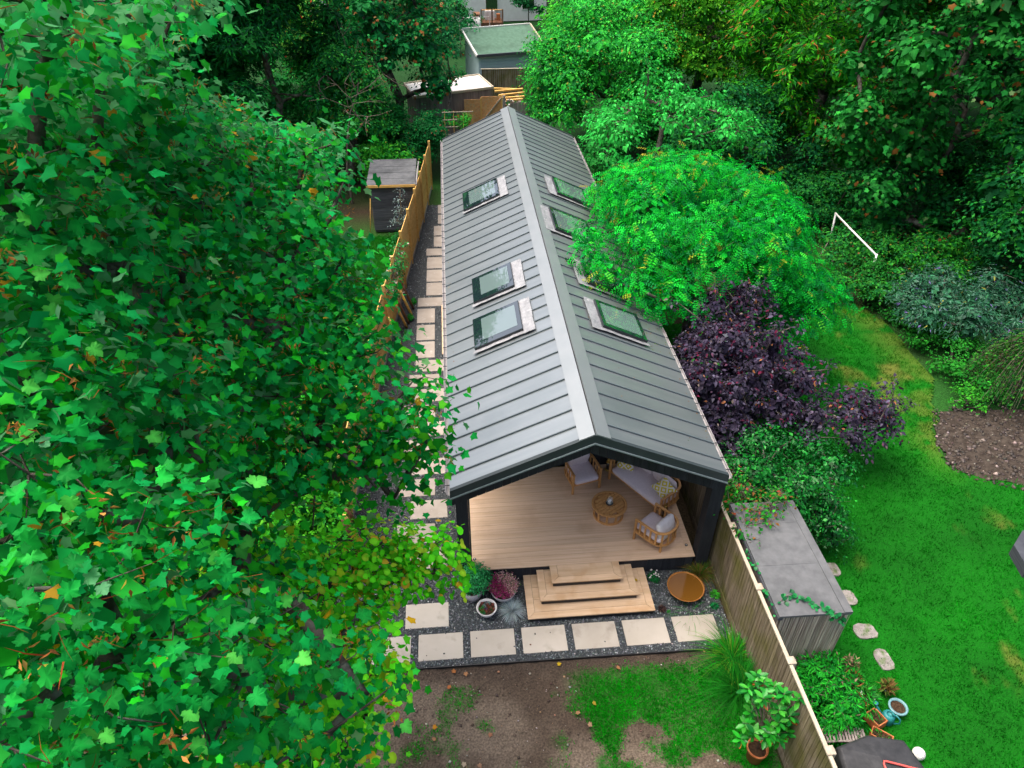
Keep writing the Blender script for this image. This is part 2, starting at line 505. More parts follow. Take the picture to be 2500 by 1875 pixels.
M['reed'] = PM('reed_screen', (.36,.31,.25), (.62,.56,.47), 4, rough=.9, spec=.1, stretch=(14,14,.5), rnd=.35, bump=.3, bscale=30)
M['terra'] = PM('terracotta', (.42,.13,.045), (.50,.185,.075), 9, rough=.85, spec=.15, bump=.15, bscale=40)
M['stone'] = PM('stepping_stone', (.20,.18,.165), (.32,.30,.275), 7, rough=.95, spec=.1, bump=.6, bscale=30, c3=(.10,.15,.055), s3=6)
M['ceram'] = PM('white_glaze', (.62,.61,.60), (.72,.71,.70), 6, rough=.5, spec=.4)
M['potgrey'] = PM('speckled_pot', (.36,.34,.35), (.52,.50,.50), 40, rough=.8, spec=.2)
M['soil'] = PM('potting_soil', (.035,.022,.014), (.08,.05,.03), 30, rough=1, spec=.05, bump=.6, bscale=60)
M['bedsoil'] = PM('dug_soil', (.034,.027,.022), (.07,.057,.046), 6, rough=1, spec=.05, bump=.6, bscale=30, c3=(.10,.085,.07), s3=11, t3=(.6,.72))
M['bark'] = PM('bark', (.045,.036,.028), (.13,.115,.095), 6, rough=.95, spec=.1, bump=.7, bscale=25, c3=(.19,.20,.165), s3=5, t3=(.52,.68))
M['twig'] = PM('twig', (.10,.075,.05), (.20,.175,.145), 10, rough=.9, spec=.1)
M['greenfelt'] = PM('green_roof_felt', (.085,.16,.115), (.11,.20,.145), 5, rough=.95, spec=.1, bump=.3, bscale=60, c3=(.07,.125,.09), s3=.8)
M['bluewall'] = PM('blue_boards', (.42,.56,.62), (.47,.61,.67), 4, rough=.75, spec=.2, stretch=(1,1,8))
M['whitep'] = PM('white_paint', (.74,.73,.70), (.80,.79,.77), 3, rough=.6, spec=.3)
M['greyboard'] = PM('grey_boards', (.20,.17,.155), (.31,.275,.255), 3, rough=.9, spec=.1, stretch=(8,8,.5), rnd=.2)
M['osb'] = PM('osb_sheet', (.70,.30,.10), (.82,.44,.19), 9, rough=.8, spec=.2, stretch=(1,1,1.6), c3=(.62,.40,.22), s3=14, bump=.2, bscale=30)
M['darkwood'] = PM('dark_stained_boards', (.05,.057,.072), (.085,.094,.112), 4, rough=.8, spec=.2, stretch=(.6,.6,9), rnd=.2)
M['brownwood'] = PM('brown_stained_wood', (.12,.055,.03), (.20,.10,.055), 4, rough=.8, spec=.2, rnd=.2)
M['brick'] = PM('brown_render', (.30,.22,.18), (.38,.29,.24), 4, rough=.9)
M['brass'] = PM('brass', (.55,.38,.11), rough=.3, metal=1.0, spec=.5)
M['turq'] = PM('teal_plastic', (.015,.17,.17), (.02,.21,.21), 4, rough=.45, spec=.4)
M['turqlt'] = PM('pale_turquoise_glaze', (.12,.27,.29), (.17,.34,.36), 6, rough=.3, spec=.5)
M['navy'] = PM('navy_glaze', (.012,.03,.10), rough=.3, spec=.5)
M['tarp'] = PM('black_tarpaulin', (.022,.024,.026), (.04,.042,.045), 5, rough=.55, spec=.35, bump=.6, bscale=8)
M['redtube'] = PM('coral_tube', (.62,.10,.085), rough=.4, spec=.4)
M['corten'] = PM('rusted_steel', (.26,.10,.02), (.36,.16,.04), 7, rough=.8, spec=.2, bump=.2, bscale=60)
M['purpleblue'] = PM('blue_tarp', (.10,.22,.55), (.5,.55,.7), 12, rough=.7)

def glass_mat(name, base, rough=.02):
    m, nt, b = nodes(name)
    b.inputs['Base Color'].default_value = (*base, 1)
    b.inputs['Roughness'].default_value = rough
    b.inputs['IOR'].default_value = 1.5
    b.inputs['Specular IOR Level'].default_value = .5
    b.inputs['Coat Weight'].default_value = 1.0
    b.inputs['Coat Roughness'].default_value = 0.0
    b.inputs['Coat IOR'].default_value = 2.1
    return m
M['pane'] = glass_mat('roof_window_glass', (.12,.175,.17))
M['pane_edge'] = glass_mat('roof_window_dark_glass', (.010,.022,.024))
M['doorglass'] = glass_mat('door_glass', (.01,.012,.013))
mw, ntw, bw = nodes('rusty_water')
bw.inputs['Base Color'].default_value = (.15,.066,.010,1); bw.inputs['Roughness'].default_value = .04; bw.inputs['Specular IOR Level'].default_value = .25
nbw = ntw.nodes.new('ShaderNodeTexNoise'); nbw.inputs['Scale'].default_value = 14
bpw = ntw.nodes.new('ShaderNodeBump'); bpw.inputs['Strength'].default_value = .12; bpw.inputs['Distance'].default_value = .01
ntw.links.new(nbw.outputs['Fac'], bpw.inputs['Height']); ntw.links.new(bpw.outputs[0], bw.inputs['Normal'])
M['water'] = mw
mg, ntg, bgl = nodes('clear_glass')
bgl.inputs['Roughness'].default_value = 0.02; bgl.inputs['Base Color'].default_value = (.8,.85,.85,1); bgl.inputs['Alpha'].default_value = 0.18
M['clear'] = mg

def cushion_mat():
    m, nt, b = nodes('mustard_diamond_fabric'); N = nt.nodes; L = nt.links
    tc = N.new('ShaderNodeTexCoord'); mp = N.new('ShaderNodeMapping'); mp.inputs['Scale'].default_value = (4.6,4.6,4.6); mp.inputs['Location'].default_value = (.5,.5,0)
    L.new(tc.outputs['Object'], mp.inputs['Vector'])
    fr = N.new('ShaderNodeVectorMath'); fr.operation = 'FRACTION'; L.new(mp.outputs[0], fr.inputs[0])
    sb = N.new('ShaderNodeVectorMath'); sb.operation = 'SUBTRACT'; L.new(fr.outputs[0], sb.inputs[0]); sb.inputs[1].default_value = (.5,.5,.5)
    ab = N.new('ShaderNodeVectorMath'); ab.operation = 'ABSOLUTE'; L.new(sb.outputs[0], ab.inputs[0])
    sp = N.new('ShaderNodeSeparateXYZ'); L.new(ab.outputs[0], sp.inputs[0])
    a = N.new('ShaderNodeMath'); a.operation = 'ADD'; L.new(sp.outputs[0], a.inputs[0]); L.new(sp.outputs[1], a.inputs[1])
    mu = N.new('ShaderNodeMath'); mu.operation = 'MULTIPLY'; L.new(a.outputs[0], mu.inputs[0]); mu.inputs[1].default_value = 2.4
    f2 = N.new('ShaderNodeMath'); f2.operation = 'FRACT'; L.new(mu.outputs[0], f2.inputs[0])
    gt = N.new('ShaderNodeMath'); gt.operation = 'GREATER_THAN'; L.new(f2.outputs[0], gt.inputs[0]); gt.inputs[1].default_value = .5
    mx = N.new('ShaderNodeMix'); mx.data_type = 'RGBA'; L.new(gt.outputs[0], mx.inputs[0]); mx.inputs[6].default_value = (.68,.64,.60,1); mx.inputs[7].default_value = (.55,.45,.03,1)
    L.new(mx.outputs[2], b.inputs['Base Color']); b.inputs['Roughness'].default_value = .95; b.inputs['Specular IOR Level'].default_value = .1
    return m
M['mustard'] = cushion_mat()
M['vground'] = vcol_mat('garden_earth', bump=.7, bscale=22, grain=.45, gscale=28)
M['vlawn'] = vcol_mat('lawn_turf', bump=.6, bscale=45, grain=.35, gscale=40)
M['grassleaf'] = leaf_mat('grass_blade', rough=.7, spec=.1, trans=.3)
M['foliage'] = leaf_mat('tree_foliage', rough=.62, spec=.12, trans=.32)
M['syc'] = leaf_mat('sycamore_leaf', under=(.20,.50,.26), rough=.6, spec=.09, trans=.38)
M['sycobj'] = leaf_mat('sycamore_leaf_near', under=(.20,.50,.26), rough=.55, spec=.11, trans=.38, obj=True)
M['glossleaf'] = leaf_mat('glossy_leaf', rough=.4, spec=.25, trans=.15)
M['glossobj'] = leaf_mat('glossy_leaf_single', under=(.12,.25,.08), rough=.35, spec=.35, trans=.2, obj=True)
M['softobj'] = leaf_mat('soft_leaf_single', rough=.6, spec=.14, trans=.25, obj=True)
M['stonecol'] = vcol_mat('gravel_chips', rough=.6, spec=.45, bump=0, grain=.15)

# ------------------------------------------------------------------ the ground
SOILC = np.array([.125,.082,.055]); GRASSC = np.array([.003,.115,.003]); STRAW = np.array([.24,.185,.045]); LITTER = np.array([.06,.042,.026])
LAWN_EDGE = [(6.56,-7.5),(18.5,-7.5),(18.5,3.0),(16.5,3.3),(15.5,3.7),(14.4,4.1),(13.95,4.3),(13.74,4.6),(13.8,5.1),(14.0,5.7),(14.45,6.4),(14.8,7.3),(15.45,8.3),(15.5,9.4),(15.55,10.5),(15.6,11.6),(15.3,12.6),(14.8,13.4),(13.5,13.8),(11,13.6),(9.2,12.0),(6.56,12.0)]
def in_poly(x, y, poly):
    c = np.zeros(x.shape, bool); n = len(poly)
    for i in range(n):
        x1, y1 = poly[i]; x2, y2 = poly[i-1]
        k = (y1 > y) != (y2 > y)
        c ^= k & (x < (x2 - x1) * (y - y1) / ((y2 - y1) + 1e-12) + x1)
    return c
def edge_dist(x, y, poly):
    d = np.full(x.shape, 1e9); n = len(poly)
    for i in range(n):
        a = np.array(poly[i-1]); b = np.array(poly[i]); ab = b - a
        t = np.clip(((x - a[0]) * ab[0] + (y - a[1]) * ab[1]) / (ab @ ab), 0, 1)
        d = np.minimum(d, np.hypot(x - a[0] - t * ab[0], y - a[1] - t * ab[1]))
    return d
def lawn_straw(x, y):
    """0 green .. 1 worn straw"""
    e = edge_dist(x, y, LAWN_EDGE)
    right = sstep(1.5, .1, e) * sstep(13.0, 14.2, x + .08 * (10 - y)) * sstep(3.5, 6, y)
    n = fbm(x * 1.1, y * .8, 3, 5)
    spots = sstep(.68, .84, n) * .42
    return np.clip(spots + right * sstep(.30, .52, fbm(x * 2.2, y * 2, 9, 4)) * .26, 0, 1)
def front_grass(x, y):
    """grass cover of the half bare bed in front of the steps"""
    n = fbm(x * 1.15 + 3, y * 1.15, 21, 5)
    side = sstep(2.45, 3.2, x + .25 * np.sin(y * 2.1)) * sstep(-.25, -.75, y + .25 * (x - 4.0) * 0)
    return np.clip(side * sstep(.36, .48, n + .07) + sstep(.60, .72, n) * .35, 0, 1) * sstep(-.3, -.5, y)

def grid_sheet(name, x0, x1, y0, y1, nx, ny, z, colf, mat, zf=None, **k):
    X, Y = np.meshgrid(np.linspace(x0, x1, nx), np.linspace(y0, y1, ny)); x = X.ravel(); y = Y.ravel()
    Z = np.full(x.shape, z) if zf is None else z + zf(x, y)
    i = (np.arange(ny - 1)[:, None] * nx + np.arange(nx - 1)[None]).ravel()
    T = np.concatenate([np.stack([i, i+1, i+nx+1], 1), np.stack([i, i+nx+1, i+nx], 1)])
    me = tris_mesh(name, np.stack([x, y, Z], 1), T, colf(x, y), mat, True)
    o = bpy.data.objects.new(name, me); COL.objects.link(o)
    return tag(o, **k)

def ground_col(x, y):
    n = fbm(x * .25, y * .25, 5, 5); g = sstep(.42, .60, n)
    far = sstep(22, 30, y)
    nb = sstep(-5.5, -4.5, x) * sstep(-.4, -.9, x) * sstep(11, 13, y) * sstep(20.5, 19.5, y)
    g = np.maximum(g, nb)
    fx = np.maximum(far, sstep(15, 17, x))
    c = LITTER * (1 - g)[:, None] + np.array([.02,.10,.012]) * g[:, None]
    return c * (1 - fx)[:, None] + np.array([.010,.055,.010]) * (.7 + .6 * n)[:, None] * fx[:, None]
grid_sheet('ground', -130, 150, -60, 220, 110, 110, -.06, ground_col, M['vground'], kind='structure', label='bare earth and leaf litter under the trees')

def bed_col(x, y):
    g = front_grass(x, y)[:, None] * .8
    n = fbm(x * 1.6, y * 1.6, 40, 5)[:, None]
    dry = sstep(.35, .65, fbm(x * .7, y * .7, 44, 4))[:, None]
    s = np.array([.072,.053,.038]) * (1 - dry) + np.array([.155,.122,.09]) * dry
    edge = sstep(-.75, -.2, y)[:, None]
    s = s * (1 - edge) + np.array([.060,.045,.034]) * edge
    return (s * (.8 + .4 * n)) * (1 - g) + GRASSC * g
grid_sheet('soil_bed', -4.5, 6.43, -7.5, -.16, 220, 140, -.035, bed_col, M['vground'], zf=lambda x, y: .05 * (fbm(x * 2.2, y * 2.2, 60, 5) - .5) + .035 * (fbm(x * 9, y * 9, 62, 3) - .5), kind='structure', label='bare brown soil in front of the gravel, patchy with grass')

def lawn_col(x, y):
    s = lawn_straw(x, y)[:, None]
    n = fbm(x * .9, y * .9, 13, 4)[:, None]
    return (GRASSC * (.6 + .7 * n)) * (1 - s) + STRAW * s
X, Y = np.meshgrid(np.linspace(6.56, 18.5, 130), np.linspace(-7.5, 13.8, 200))
nx_, ny_ = 130, 200
x = X.ravel(); y = Y.ravel()
inside = in_poly(x, y, LAWN_EDGE) & ~((x > 14.1) & (y > 4.2) & (y < 6.2))
i = (np.arange(ny_ - 1)[:, None] * nx_ + np.arange(nx_ - 1)[None]).ravel()
ok = inside[i] & inside[i + nx_ + 1]
i = i[ok]
T = np.concatenate([np.stack([i, i+1, i+nx_+1], 1), np.stack([i, i+nx_+1, i+nx_], 1)])
me = tris_mesh('lawn', np.stack([x, y, -.02 + .04 * (fbm(x * .8, y * .8, 70, 3) - .5)], 1), T, lawn_col(x, y), M['vlawn'], True)
lawn = bpy.data.objects.new('lawn', me); COL.objects.link(lawn); tag(lawn, 'green mown lawn with worn straw patches beyond the fence', kind='structure')
sb = MB().prism([(13.9,4.35),(14.3,4.05),(14.9,3.9),(15.6,3.5),(16.6,3.2),(19,2.9),(19,6.6),(14.75,6.75),(14.5,6.35),(14.2,6.1),(14.05,5.7),(13.85,5.45),(13.95,5.1),(13.78,4.75)], -.04, -.012).build('flower_bed', M['bedsoil'], kind='structure', label='dark dug soil bed at the right edge of the lawn')

# grass blades
def grass(name, px, py, z, col, h, per=4, w=.012, spread=.04, label='', flop=.5):
    n = len(px) * per
    pos = np.repeat(np.stack([px, py, np.full(len(px), z)], 1), per, 0)
    pos[:, :2] += RNG.normal(size=(n, 2)) * spread
    tip = unit(np.stack([RNG.normal(size=n) * flop, RNG.normal(size=n) * flop, np.ones(n)], 1))
    nr = unit(np.cross(tip, rdir(n)))
    c = np.repeat(col, per, 0) * (1 + .2 * RNG.normal(size=(n, 1)))
    V, T, C = scatter(BLADE1, pos, nr, tip, np.repeat(h, per) * (.6 + .8 * RNG.random(n)), np.clip(c, .001, 1), wid=np.full(n, w))
    me = tris_mesh(name, V, T, C, M['grassleaf'])
    o = bpy.data.objects.new(name, me); COL.objects.link(o)
    return tag(o, label, 'grass', kind='stuff')
n = 25000
gx = RNG.uniform(6.6, 18, n); gy = RNG.uniform(-5.5, 13.8, n)
k = in_poly(gx, gy, LAWN_EDGE) & ~((gx > 14.1) & (gy > 4.2) & (gy < 6.2)); gx = gx[k]; gy = gy[k]
s_ = lawn_straw(gx, gy); k = RNG.random(len(gx)) > .55 * s_; gx = gx[k]; gy = gy[k]; s_ = s_[k][:, None]
nn = fbm(gx * .9, gy * .9, 13, 4)[:, None]; n2 = fbm(gx * 3, gy * 3, 19, 3)[:, None]
gc = (np.array([.002,.155,.003]) * (.25 + 1.4 * nn) * (.45 + 1.1 * n2)) * (1 - .85 * s_) + STRAW * .85 * s_
grass('lawn_grass', gx, gy, -.02, gc, .035 + .06 * n2[:, 0], 5, .016, .05, 'short green grass blades of the mown lawn')
n = 25000
gx = RNG.uniform(-3, 6.4, n); gy = RNG.uniform(-5, -.25, n)
f = front_grass(gx, gy); k = RNG.random(n) < f * 1.1; gx = gx[k]; gy = gy[k]
nn = fbm(gx * 2, gy * 2, 13, 4)[:, None]
grass('bed_grass', gx, gy, -.035, np.array([.004,.33,.005]) * (.5 + nn), np.full(len(gx), .07), 5, .016, .04, 'patchy new grass growing on the bare front bed', .6)

# small stones and fallen leaves on the bare soil
n = 2600
px = RNG.uniform(-3, 6.3, n); py = RNG.uniform(-4.6, -.22, n); k = front_grass(px, py) < .6; px = px[k]; py = py[k]; n = len(px)
OCT = (np.array([(1,0,0),(-1,0,0),(0,1,0),(0,-1,0),(0,0,.6),(0,0,-.6)], float), np.array([(0,2,4),(2,1,4),(1,3,4),(3,0,4),(2,0,5),(1,2,5),(3,1,5),(0,3,5)]))
V, T, C = scatter(OCT, np.stack([px, py, np.full(n, -.02)], 1), rdir(n) * .4 + np.array([0,0,1]), rdir(n), RNG.choice([.008,.012,.02,.035], n, p=[.4,.33,.2,.07]), pal(n, [(.30,.27,.24),(.42,.39,.36),(.075,.05,.035),(.40,.22,.12),(.11,.075,.055)], [1,.7,4,.5,4]))
o = bpy.data.objects.new('pebbles', tris_mesh('pebbles', V, T, C, M['stonecol'])); COL.objects.link(o); tag(o, 'small stones and clods strewn over the bare soil', 'pebbles', kind='stuff')

n = 2600
px = RNG.uniform(13.6, 18.5, n); py = RNG.uniform(3.0, 6.9, n); k = (edge_dist(px, py, [(13.9,4.35),(15.6,3.5),(19,2.9),(19,6.6),(14.75,6.75),(13.95,5.1)]) < .22) | in_poly(px, py, [(13.9,4.35),(15.6,3.5),(19,2.9),(19,6.6),(14.75,6.75),(13.95,5.1)]); px = px[k]; py = py[k]; n = len(px)
V, T, C = scatter(OCT, np.stack([px, py, np.full(n, -.01)], 1), rdir(n) * .4 + np.array([0,0,1]), rdir(n), RNG.choice([.015,.03,.05,.08], n, p=[.3,.35,.25,.1]), pal(n, [(.05,.038,.03),(.09,.072,.058),(.03,.024,.02),(.24,.2,.17)], [4,3,3,.4]))
o = bpy.data.objects.new('soil_clods', tris_mesh('soil_clods', V, T, C, M['stonecol'])); COL.objects.link(o); tag(o, 'crumbled clods on the dug soil bed beside the lawn', 'soil', kind='stuff')
# ------------------------------------------------------------------ gravel and paving
bedp = [(-1.9,-.13),(6.42,-.19),(6.42,1.9),(1.0,1.9),(1.0,22.6),(-.05,22.6),(-.6,17.0),(-1.0,13.0),(-1.45,7.0),(-1.7,3.0)]
gravel_bed = MB().prism(bedp, -.05, -.006).build('gravel_bed', PM('gravel_base', (.028,.034,.038), (.07,.08,.086), 45, rough=.8, spec=.3, bump=1.0, bscale=70), kind='structure', label='dark slate gravel bed round the garden room')
MB().beam((-1.9,-.145,-.01), (6.43,-.205,-.01), .014, .07).build('edging', M['black'], kind='structure', label='thin dark steel edging between gravel and soil')
SLABS = [(-1.052,0,0),(0,0,0),(1.052,.002,0),(2.104,.004,0),(3.157,.006,0),(4.209,.008,0),(5.261,.01,0),
         (-.28,.76,0),(-.29,2.29,0),(-.57,3.03,0),(-.27,3.80,0),(-.57,4.56,0),(-.27,5.32,0),(-.57,6.08,0),(-.27,6.84,0),(-.57,7.6,0),(-.27,8.36,0),(-.45,9.1,0),(-.28,9.86,0),
         (-.29,10.6,1),(-.29,11.62,1),(-.29,12.68,1),(-.29,13.76,0),(0,14.52,1),(0,15.53,1),(0,16.57,1),(-.03,17.65,0),(.26,18.42,1),(.26,19.45,1),(.43,20.6,1),(.43,21.66,1)]
sm = {}
for r_, mt in ((0, 'slab'), (1, 'slab'), (0, 'slab_far'), (1, 'slab_far')):
    w_, d_ = (.9, .6) if r_ == 0 else (.6, .92)
    b = MB().box(0, w_, 0, d_, -.03, .012); me = b.mesh('paving_slab', M[mt]); sm[(r_, mt)] = me
slab_rects = []
for sx, sy, r_ in SLABS:
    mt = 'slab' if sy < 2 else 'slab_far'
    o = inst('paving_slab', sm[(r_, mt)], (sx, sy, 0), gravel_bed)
    b = o.modifiers.new('bevel', 'BEVEL'); b.width = .006; b.segments = 1
    w_, d_ = (.9, .6) if r_ == 0 else (.6, .92)
    slab_rects.append((sx - .005, sx + w_ + .005, sy - .005, sy + d_ + .005))
# slate chips
def chips(n, x0, x1, y0, y1, sz):
    px = RNG.uniform(x0, x1, n); py = RNG.uniform(y0, y1, n)
    k = in_poly(px, py, bedp)
    on = np.zeros(n, bool)
    for a, b, c, d in slab_rects: on |= (px > a) & (px < b) & (py > c) & (py < d)
    k &= ~(on & (RNG.random(n) > .0015))
    k &= ~((px > 1.0) & (py > 1.8)); k &= ~((px > 2.28) & (px < 4.92) & (py > .74))
    px = px[k]; py = py[k]; on = on[k]; n = len(px)
    s = sz * (.55 + .8 * RNG.random(n))
    c = pal(n, [(.035,.045,.05),(.075,.088,.094),(.13,.15,.155),(.26,.28,.29),(.05,.06,.068)], [3,3,2.2,.9,3])
    return scatter((OCT[0][:5], OCT[1][:4]), np.stack([px, py, np.where(on, .016, RNG.uniform(-.004, .010, n))], 1), unit(rdir(n) + np.array([0,0,1.3])), rdir(n), s, c, wid=s * (.5 + .5 * RNG.random(n)))
V, T, C = join([chips(26000, -1.9, 6.42, -.2, 1.85, .021), chips(13000, -1.8, 1.0, 1.6, 8, .023), chips(9000, -1.6, 1.0, 8, 22.6, .028)])
o = bpy.data.objects.new('slate_gravel', tris_mesh('slate_gravel', V, T, C, M['stonecol'])); COL.objects.link(o)
tag(o, 'loose dark slate chippings between the paving slabs', 'gravel', kind='stuff')

# ------------------------------------------------------------------ garden room
XM, ZR, KS = 3.504, 4.384, 0.4486
XL, XR, YF, YB = .80, 6.204, 1.48, 21.81
ANG = math.atan(KS); CA, SA = math.cos(ANG), math.sin(ANG)
room = empty('garden_room', (XM, YF, 0), 'long charcoal garden room with grey seamed metal roof and open timber porch', 'garden room')
def RP(side, u, y, h=0.0):
    """point on a roof slope: u horizontal distance from ridge, h height along the slope normal; side -1 left, +1 right"""
    return (XM + side * (u + h * SA), y, ZR - KS * u + h * CA)
WIN = [('L1', -1, .87, 2.02, 13.60, 15.00), ('L2', -1, .90, 1.94, 7.72, 8.97), ('L3', -1, .88, 2.00, 5.66, 6.94),
       ('R1', 1, .90, 1.98, 13.60, 15.00), ('R2', 1, .42, 1.60, 10.50, 12.02), ('R3', 1, .90, 1.98, 7.72, 8.95), ('R4', 1, .90, 2.00, 5.66, 6.88)]
UE = XM - XL
seams = [YF] + [1.92 + .4982 * i for i in range(40)] + [YB]
for side in (-1, 1):
    shared = {}
    for a, b in zip(seams[:-1], seams[1:]):
        blocks = sorted([(u0 - .26, u1 + .02) for _, s, u0, u1, y0, y1 in WIN if s == side and y0 - .17 < a < y1 + .02])
        key = None if blocks else round(b - a, 3)
        if key is not None and key in shared: me = shared[key]
        else:
            m = MB(); w_ = b - a
            q = lambda u, y, h: tuple(Vector(RP(side, u, y, h)) - Vector(RP(side, 0, 0, 0)))
            m.hexa([q(.2,.002,-.02), q(UE,.002,-.02), q(UE,w_-.002,-.02), q(.2,w_-.002,-.02)], [q(.2,.002,0), q(UE,.002,0), q(UE,w_-.002,0), q(.2,w_-.002,0)])
            # faint pressed lines along the sheet
            me = m.mesh('roof_panel', M['roof']); 
            if key is not None: shared[key] = me
        p = inst('roof_panel', me, RP(side, 0, a), room)
        if a > YF + .1:
            segs = []; u = .285
            for b0, b1 in blocks:
                if b0 > u: segs.append((u, b0))
                u = max(u, b1)
            if u < UE - .02: segs.append((u, UE - .015))
            rk = ('rib',) if not blocks else None
            if rk and rk in shared: rme = shared[rk]
            else:
                m = MB()
                for s0, s1 in segs:
                    q = lambda u, y, h: tuple(Vector(RP(side, u, y, h)) - Vector(RP(side, 0, 0, 0)))
                    m.hexa([q(s0,-.014,-.002), q(s1,-.014,-.002), q(s1,.014,-.002), q(s0,.014,-.002)], [q(s0,-.012,.030), q(s1,-.012,.030), q(s1,.012,.030), q(s0,.012,.030)])
                rme = m.mesh('standing_seam', M['rib'])
                if rk: shared[rk] = rme
            r = inst('standing_seam', rme, RP(side, 0, a), p)
    # structural deck under the sheets, eave edge and gutter
    q = lambda u, y, h: RP(side, u, y, h)
    MB().hexa([q(0.0,YF+.03,-.16), q(UE-.05,YF+.03,-.16), q(UE-.05,YB-.03,-.16), q(0.0,YB-.03,-.16)], [q(0.0,YF+.03,-.022), q(UE-.05,YF+.03,-.022), q(UE-.05,YB-.03,-.022), q(0.0,YB-.03,-.022)]).build('soffit', M['clad'], room)
    # ridge cap half
    MB().hexa([q(-.0,YF-.01,.018), q(.275,YF-.01,.018), q(.275,YB+.06,.018), q(-.0,YB+.06,.018)], [q(.0,YF-.01,.05), q(.275,YF-.01,.05), q(.275,YB+.06,.05), q(.0,YB+.06,.05)]).build('ridge_cap', M['cap'], room)
    gx_ = XM + side * (UE + .03); gz = ZR - KS * UE - .06
    g = MB()
    prof = [(-.055,.03),(-.05,-.03),(0,-.055),(.05,-.03),(.055,.03),(.045,.03),(.04,-.02),(0,-.042),(-.04,-.02),(-.045,.03)]
    vs = [(gx_ + a_, y_, gz + c_) for y_ in (YF + .02, YB) for a_, c_ in prof]; m_ = len(prof)
    g.add(vs, [(i_, (i_+1) % m_, (i_+1) % m_ + m_, i_ + m_) for i_ in range(m_)])
    gut = g.build('gutter', M['gutter'], room)
    br = MB().box(-.062, .062, -.012, .012, .028, .036).mesh('gutter_bracket', M['black'])
    for i_ in range(46): inst('gutter_bracket', br, (gx_, YF + .12 + .44 * i_ + (.09 if i_ % 3 == 0 else 0), gz), gut)
    # barge, pale drip trim and sloping band of cladding at the front gable
    def slopebar(y0, y1, h0, h1, u0=0.0, u1=UE):
        return MB().hexa([(XM + side*u0, y0, ZR - KS*u0 + h0), (XM + side*u1, y0, ZR - KS*u1 + h0), (XM + side*u1, y1, ZR - KS*u1 + h0), (XM + side*u0, y1, ZR - KS*u0 + h0)],
                         [(XM + side*u0, y0, ZR - KS*u0 + h1), (XM + side*u1, y0, ZR - KS*u1 + h1), (XM + side*u1, y1, ZR - KS*u1 + h1), (XM + side*u0, y1, ZR - KS*u0 + h1)])
    slopebar(YF - .02, YF + .06, -.145, .035).build('barge_board', M['barge'], room)
    slopebar(YF - .045, YF + .055, -.175, -.147).build('drip_trim', M['trim'], room)
    slopebar(YF + .03, YF + .30, -.24, -.178).build('soffit', M['barge'], room)
    slopebar(YB - .04, YB + .03, -.18, .03).build('barge_board', M['barge'], room)
    # boards of the band
    y0 = 1.775
    nb = 16; wb = (UE - .02) / nb
    for i_ in range(nb):
        u0, u1 = i_ * wb + .003, (i_ + 1) * wb - .003
        t = -.19
        bt = -.685
        MB().hexa([(XM+side*u0, y0, ZR-KS*u0+bt), (XM+side*u1, y0, ZR-KS*u1+bt), (XM+side*u1, y0+.03, ZR-KS*u1+bt), (XM+side*u0, y0+.03, ZR-KS*u0+bt)],
                  [(XM+side*u0, y0, ZR-KS*u0+t), (XM+side*u1, y0, ZR-KS*u1+t), (XM+side*u1, y0+.03, ZR-KS*u1+t), (XM+side*u0, y0+.03, ZR-KS*u0+t)]).build('cladding_board', M['clad'], room)
    slopebar(1.806, 1.95, -.69, -.20).build('gable_beam', M['clad'], room)
# body behind the porch: walls
WX0, WX1, WY0 = 1.0, 6.30, 4.86
MB().box(WX0, WX0 + .15, WY0 + .15, YB - .25, 0, 3.05).build('side_wall', M['clad'], room)
MB().box(WX1 - .22, WX1 - .07, WY0 + .15, YB - .25, 0, 2.98).build('side_wall', M['clad'], room)
MB().prism([(WX0, YB - .4), (WX1 - .07, YB - .4), (WX1 - .07, YB - .25), (WX0, YB - .25)], 0, 3.0).build('rear_wall', M['clad'], room)
for i_ in range(30):
    x0 = WX0 + i_ * (WX1 - .07 - WX0) / 30; x1 = x0 + (WX1 - .07 - WX0) / 30 - .004
    zt = lambda x: ZR - KS * abs(x - XM) - .2
    if 2.55 < (x0 + x1) / 2 < 4.35: 
        if (i_ % 2) == 0: continue
        continue
    MB().hexa([(x0, WY0, 0), (x1, WY0, 0), (x1, WY0 + .14, 0), (x0, WY0 + .14, 0)], [(x0, WY0, zt(x0)), (x1, WY0, zt(x1)), (x1, WY0 + .14, zt(x1)), (x0, WY0 + .14, zt(x0))]).build('cladding_board', M['clad'], room)
dr = MB().box(2.5, 4.4, WY0 + .04, WY0 + .10, .45, 2.6).build('porch_door', M['frame'], room)
for a, b in ((2.57, 3.42), (3.48, 4.33)):
    MB().box(a, b, WY0 + .025, WY0 + .038, .53, 2.52).build('pane', M['doorglass'], dr)
MB().box(2.45, 4.45, WY0 + .02, WY0 + .13, 2.6, 3.9).build('door_head', M['clad'], room)
# posts
for a, b in ((.885, 1.13), (6.10, 6.375)):
    MB().box(a, b, 1.815, 2.10, 0, 2.95).build('post', M['clad'], room, bevel=.006)
MB().box(1.131, 1.165, 1.86, 2.06, .46, 2.9).build('post_trim', M['frame'], room)
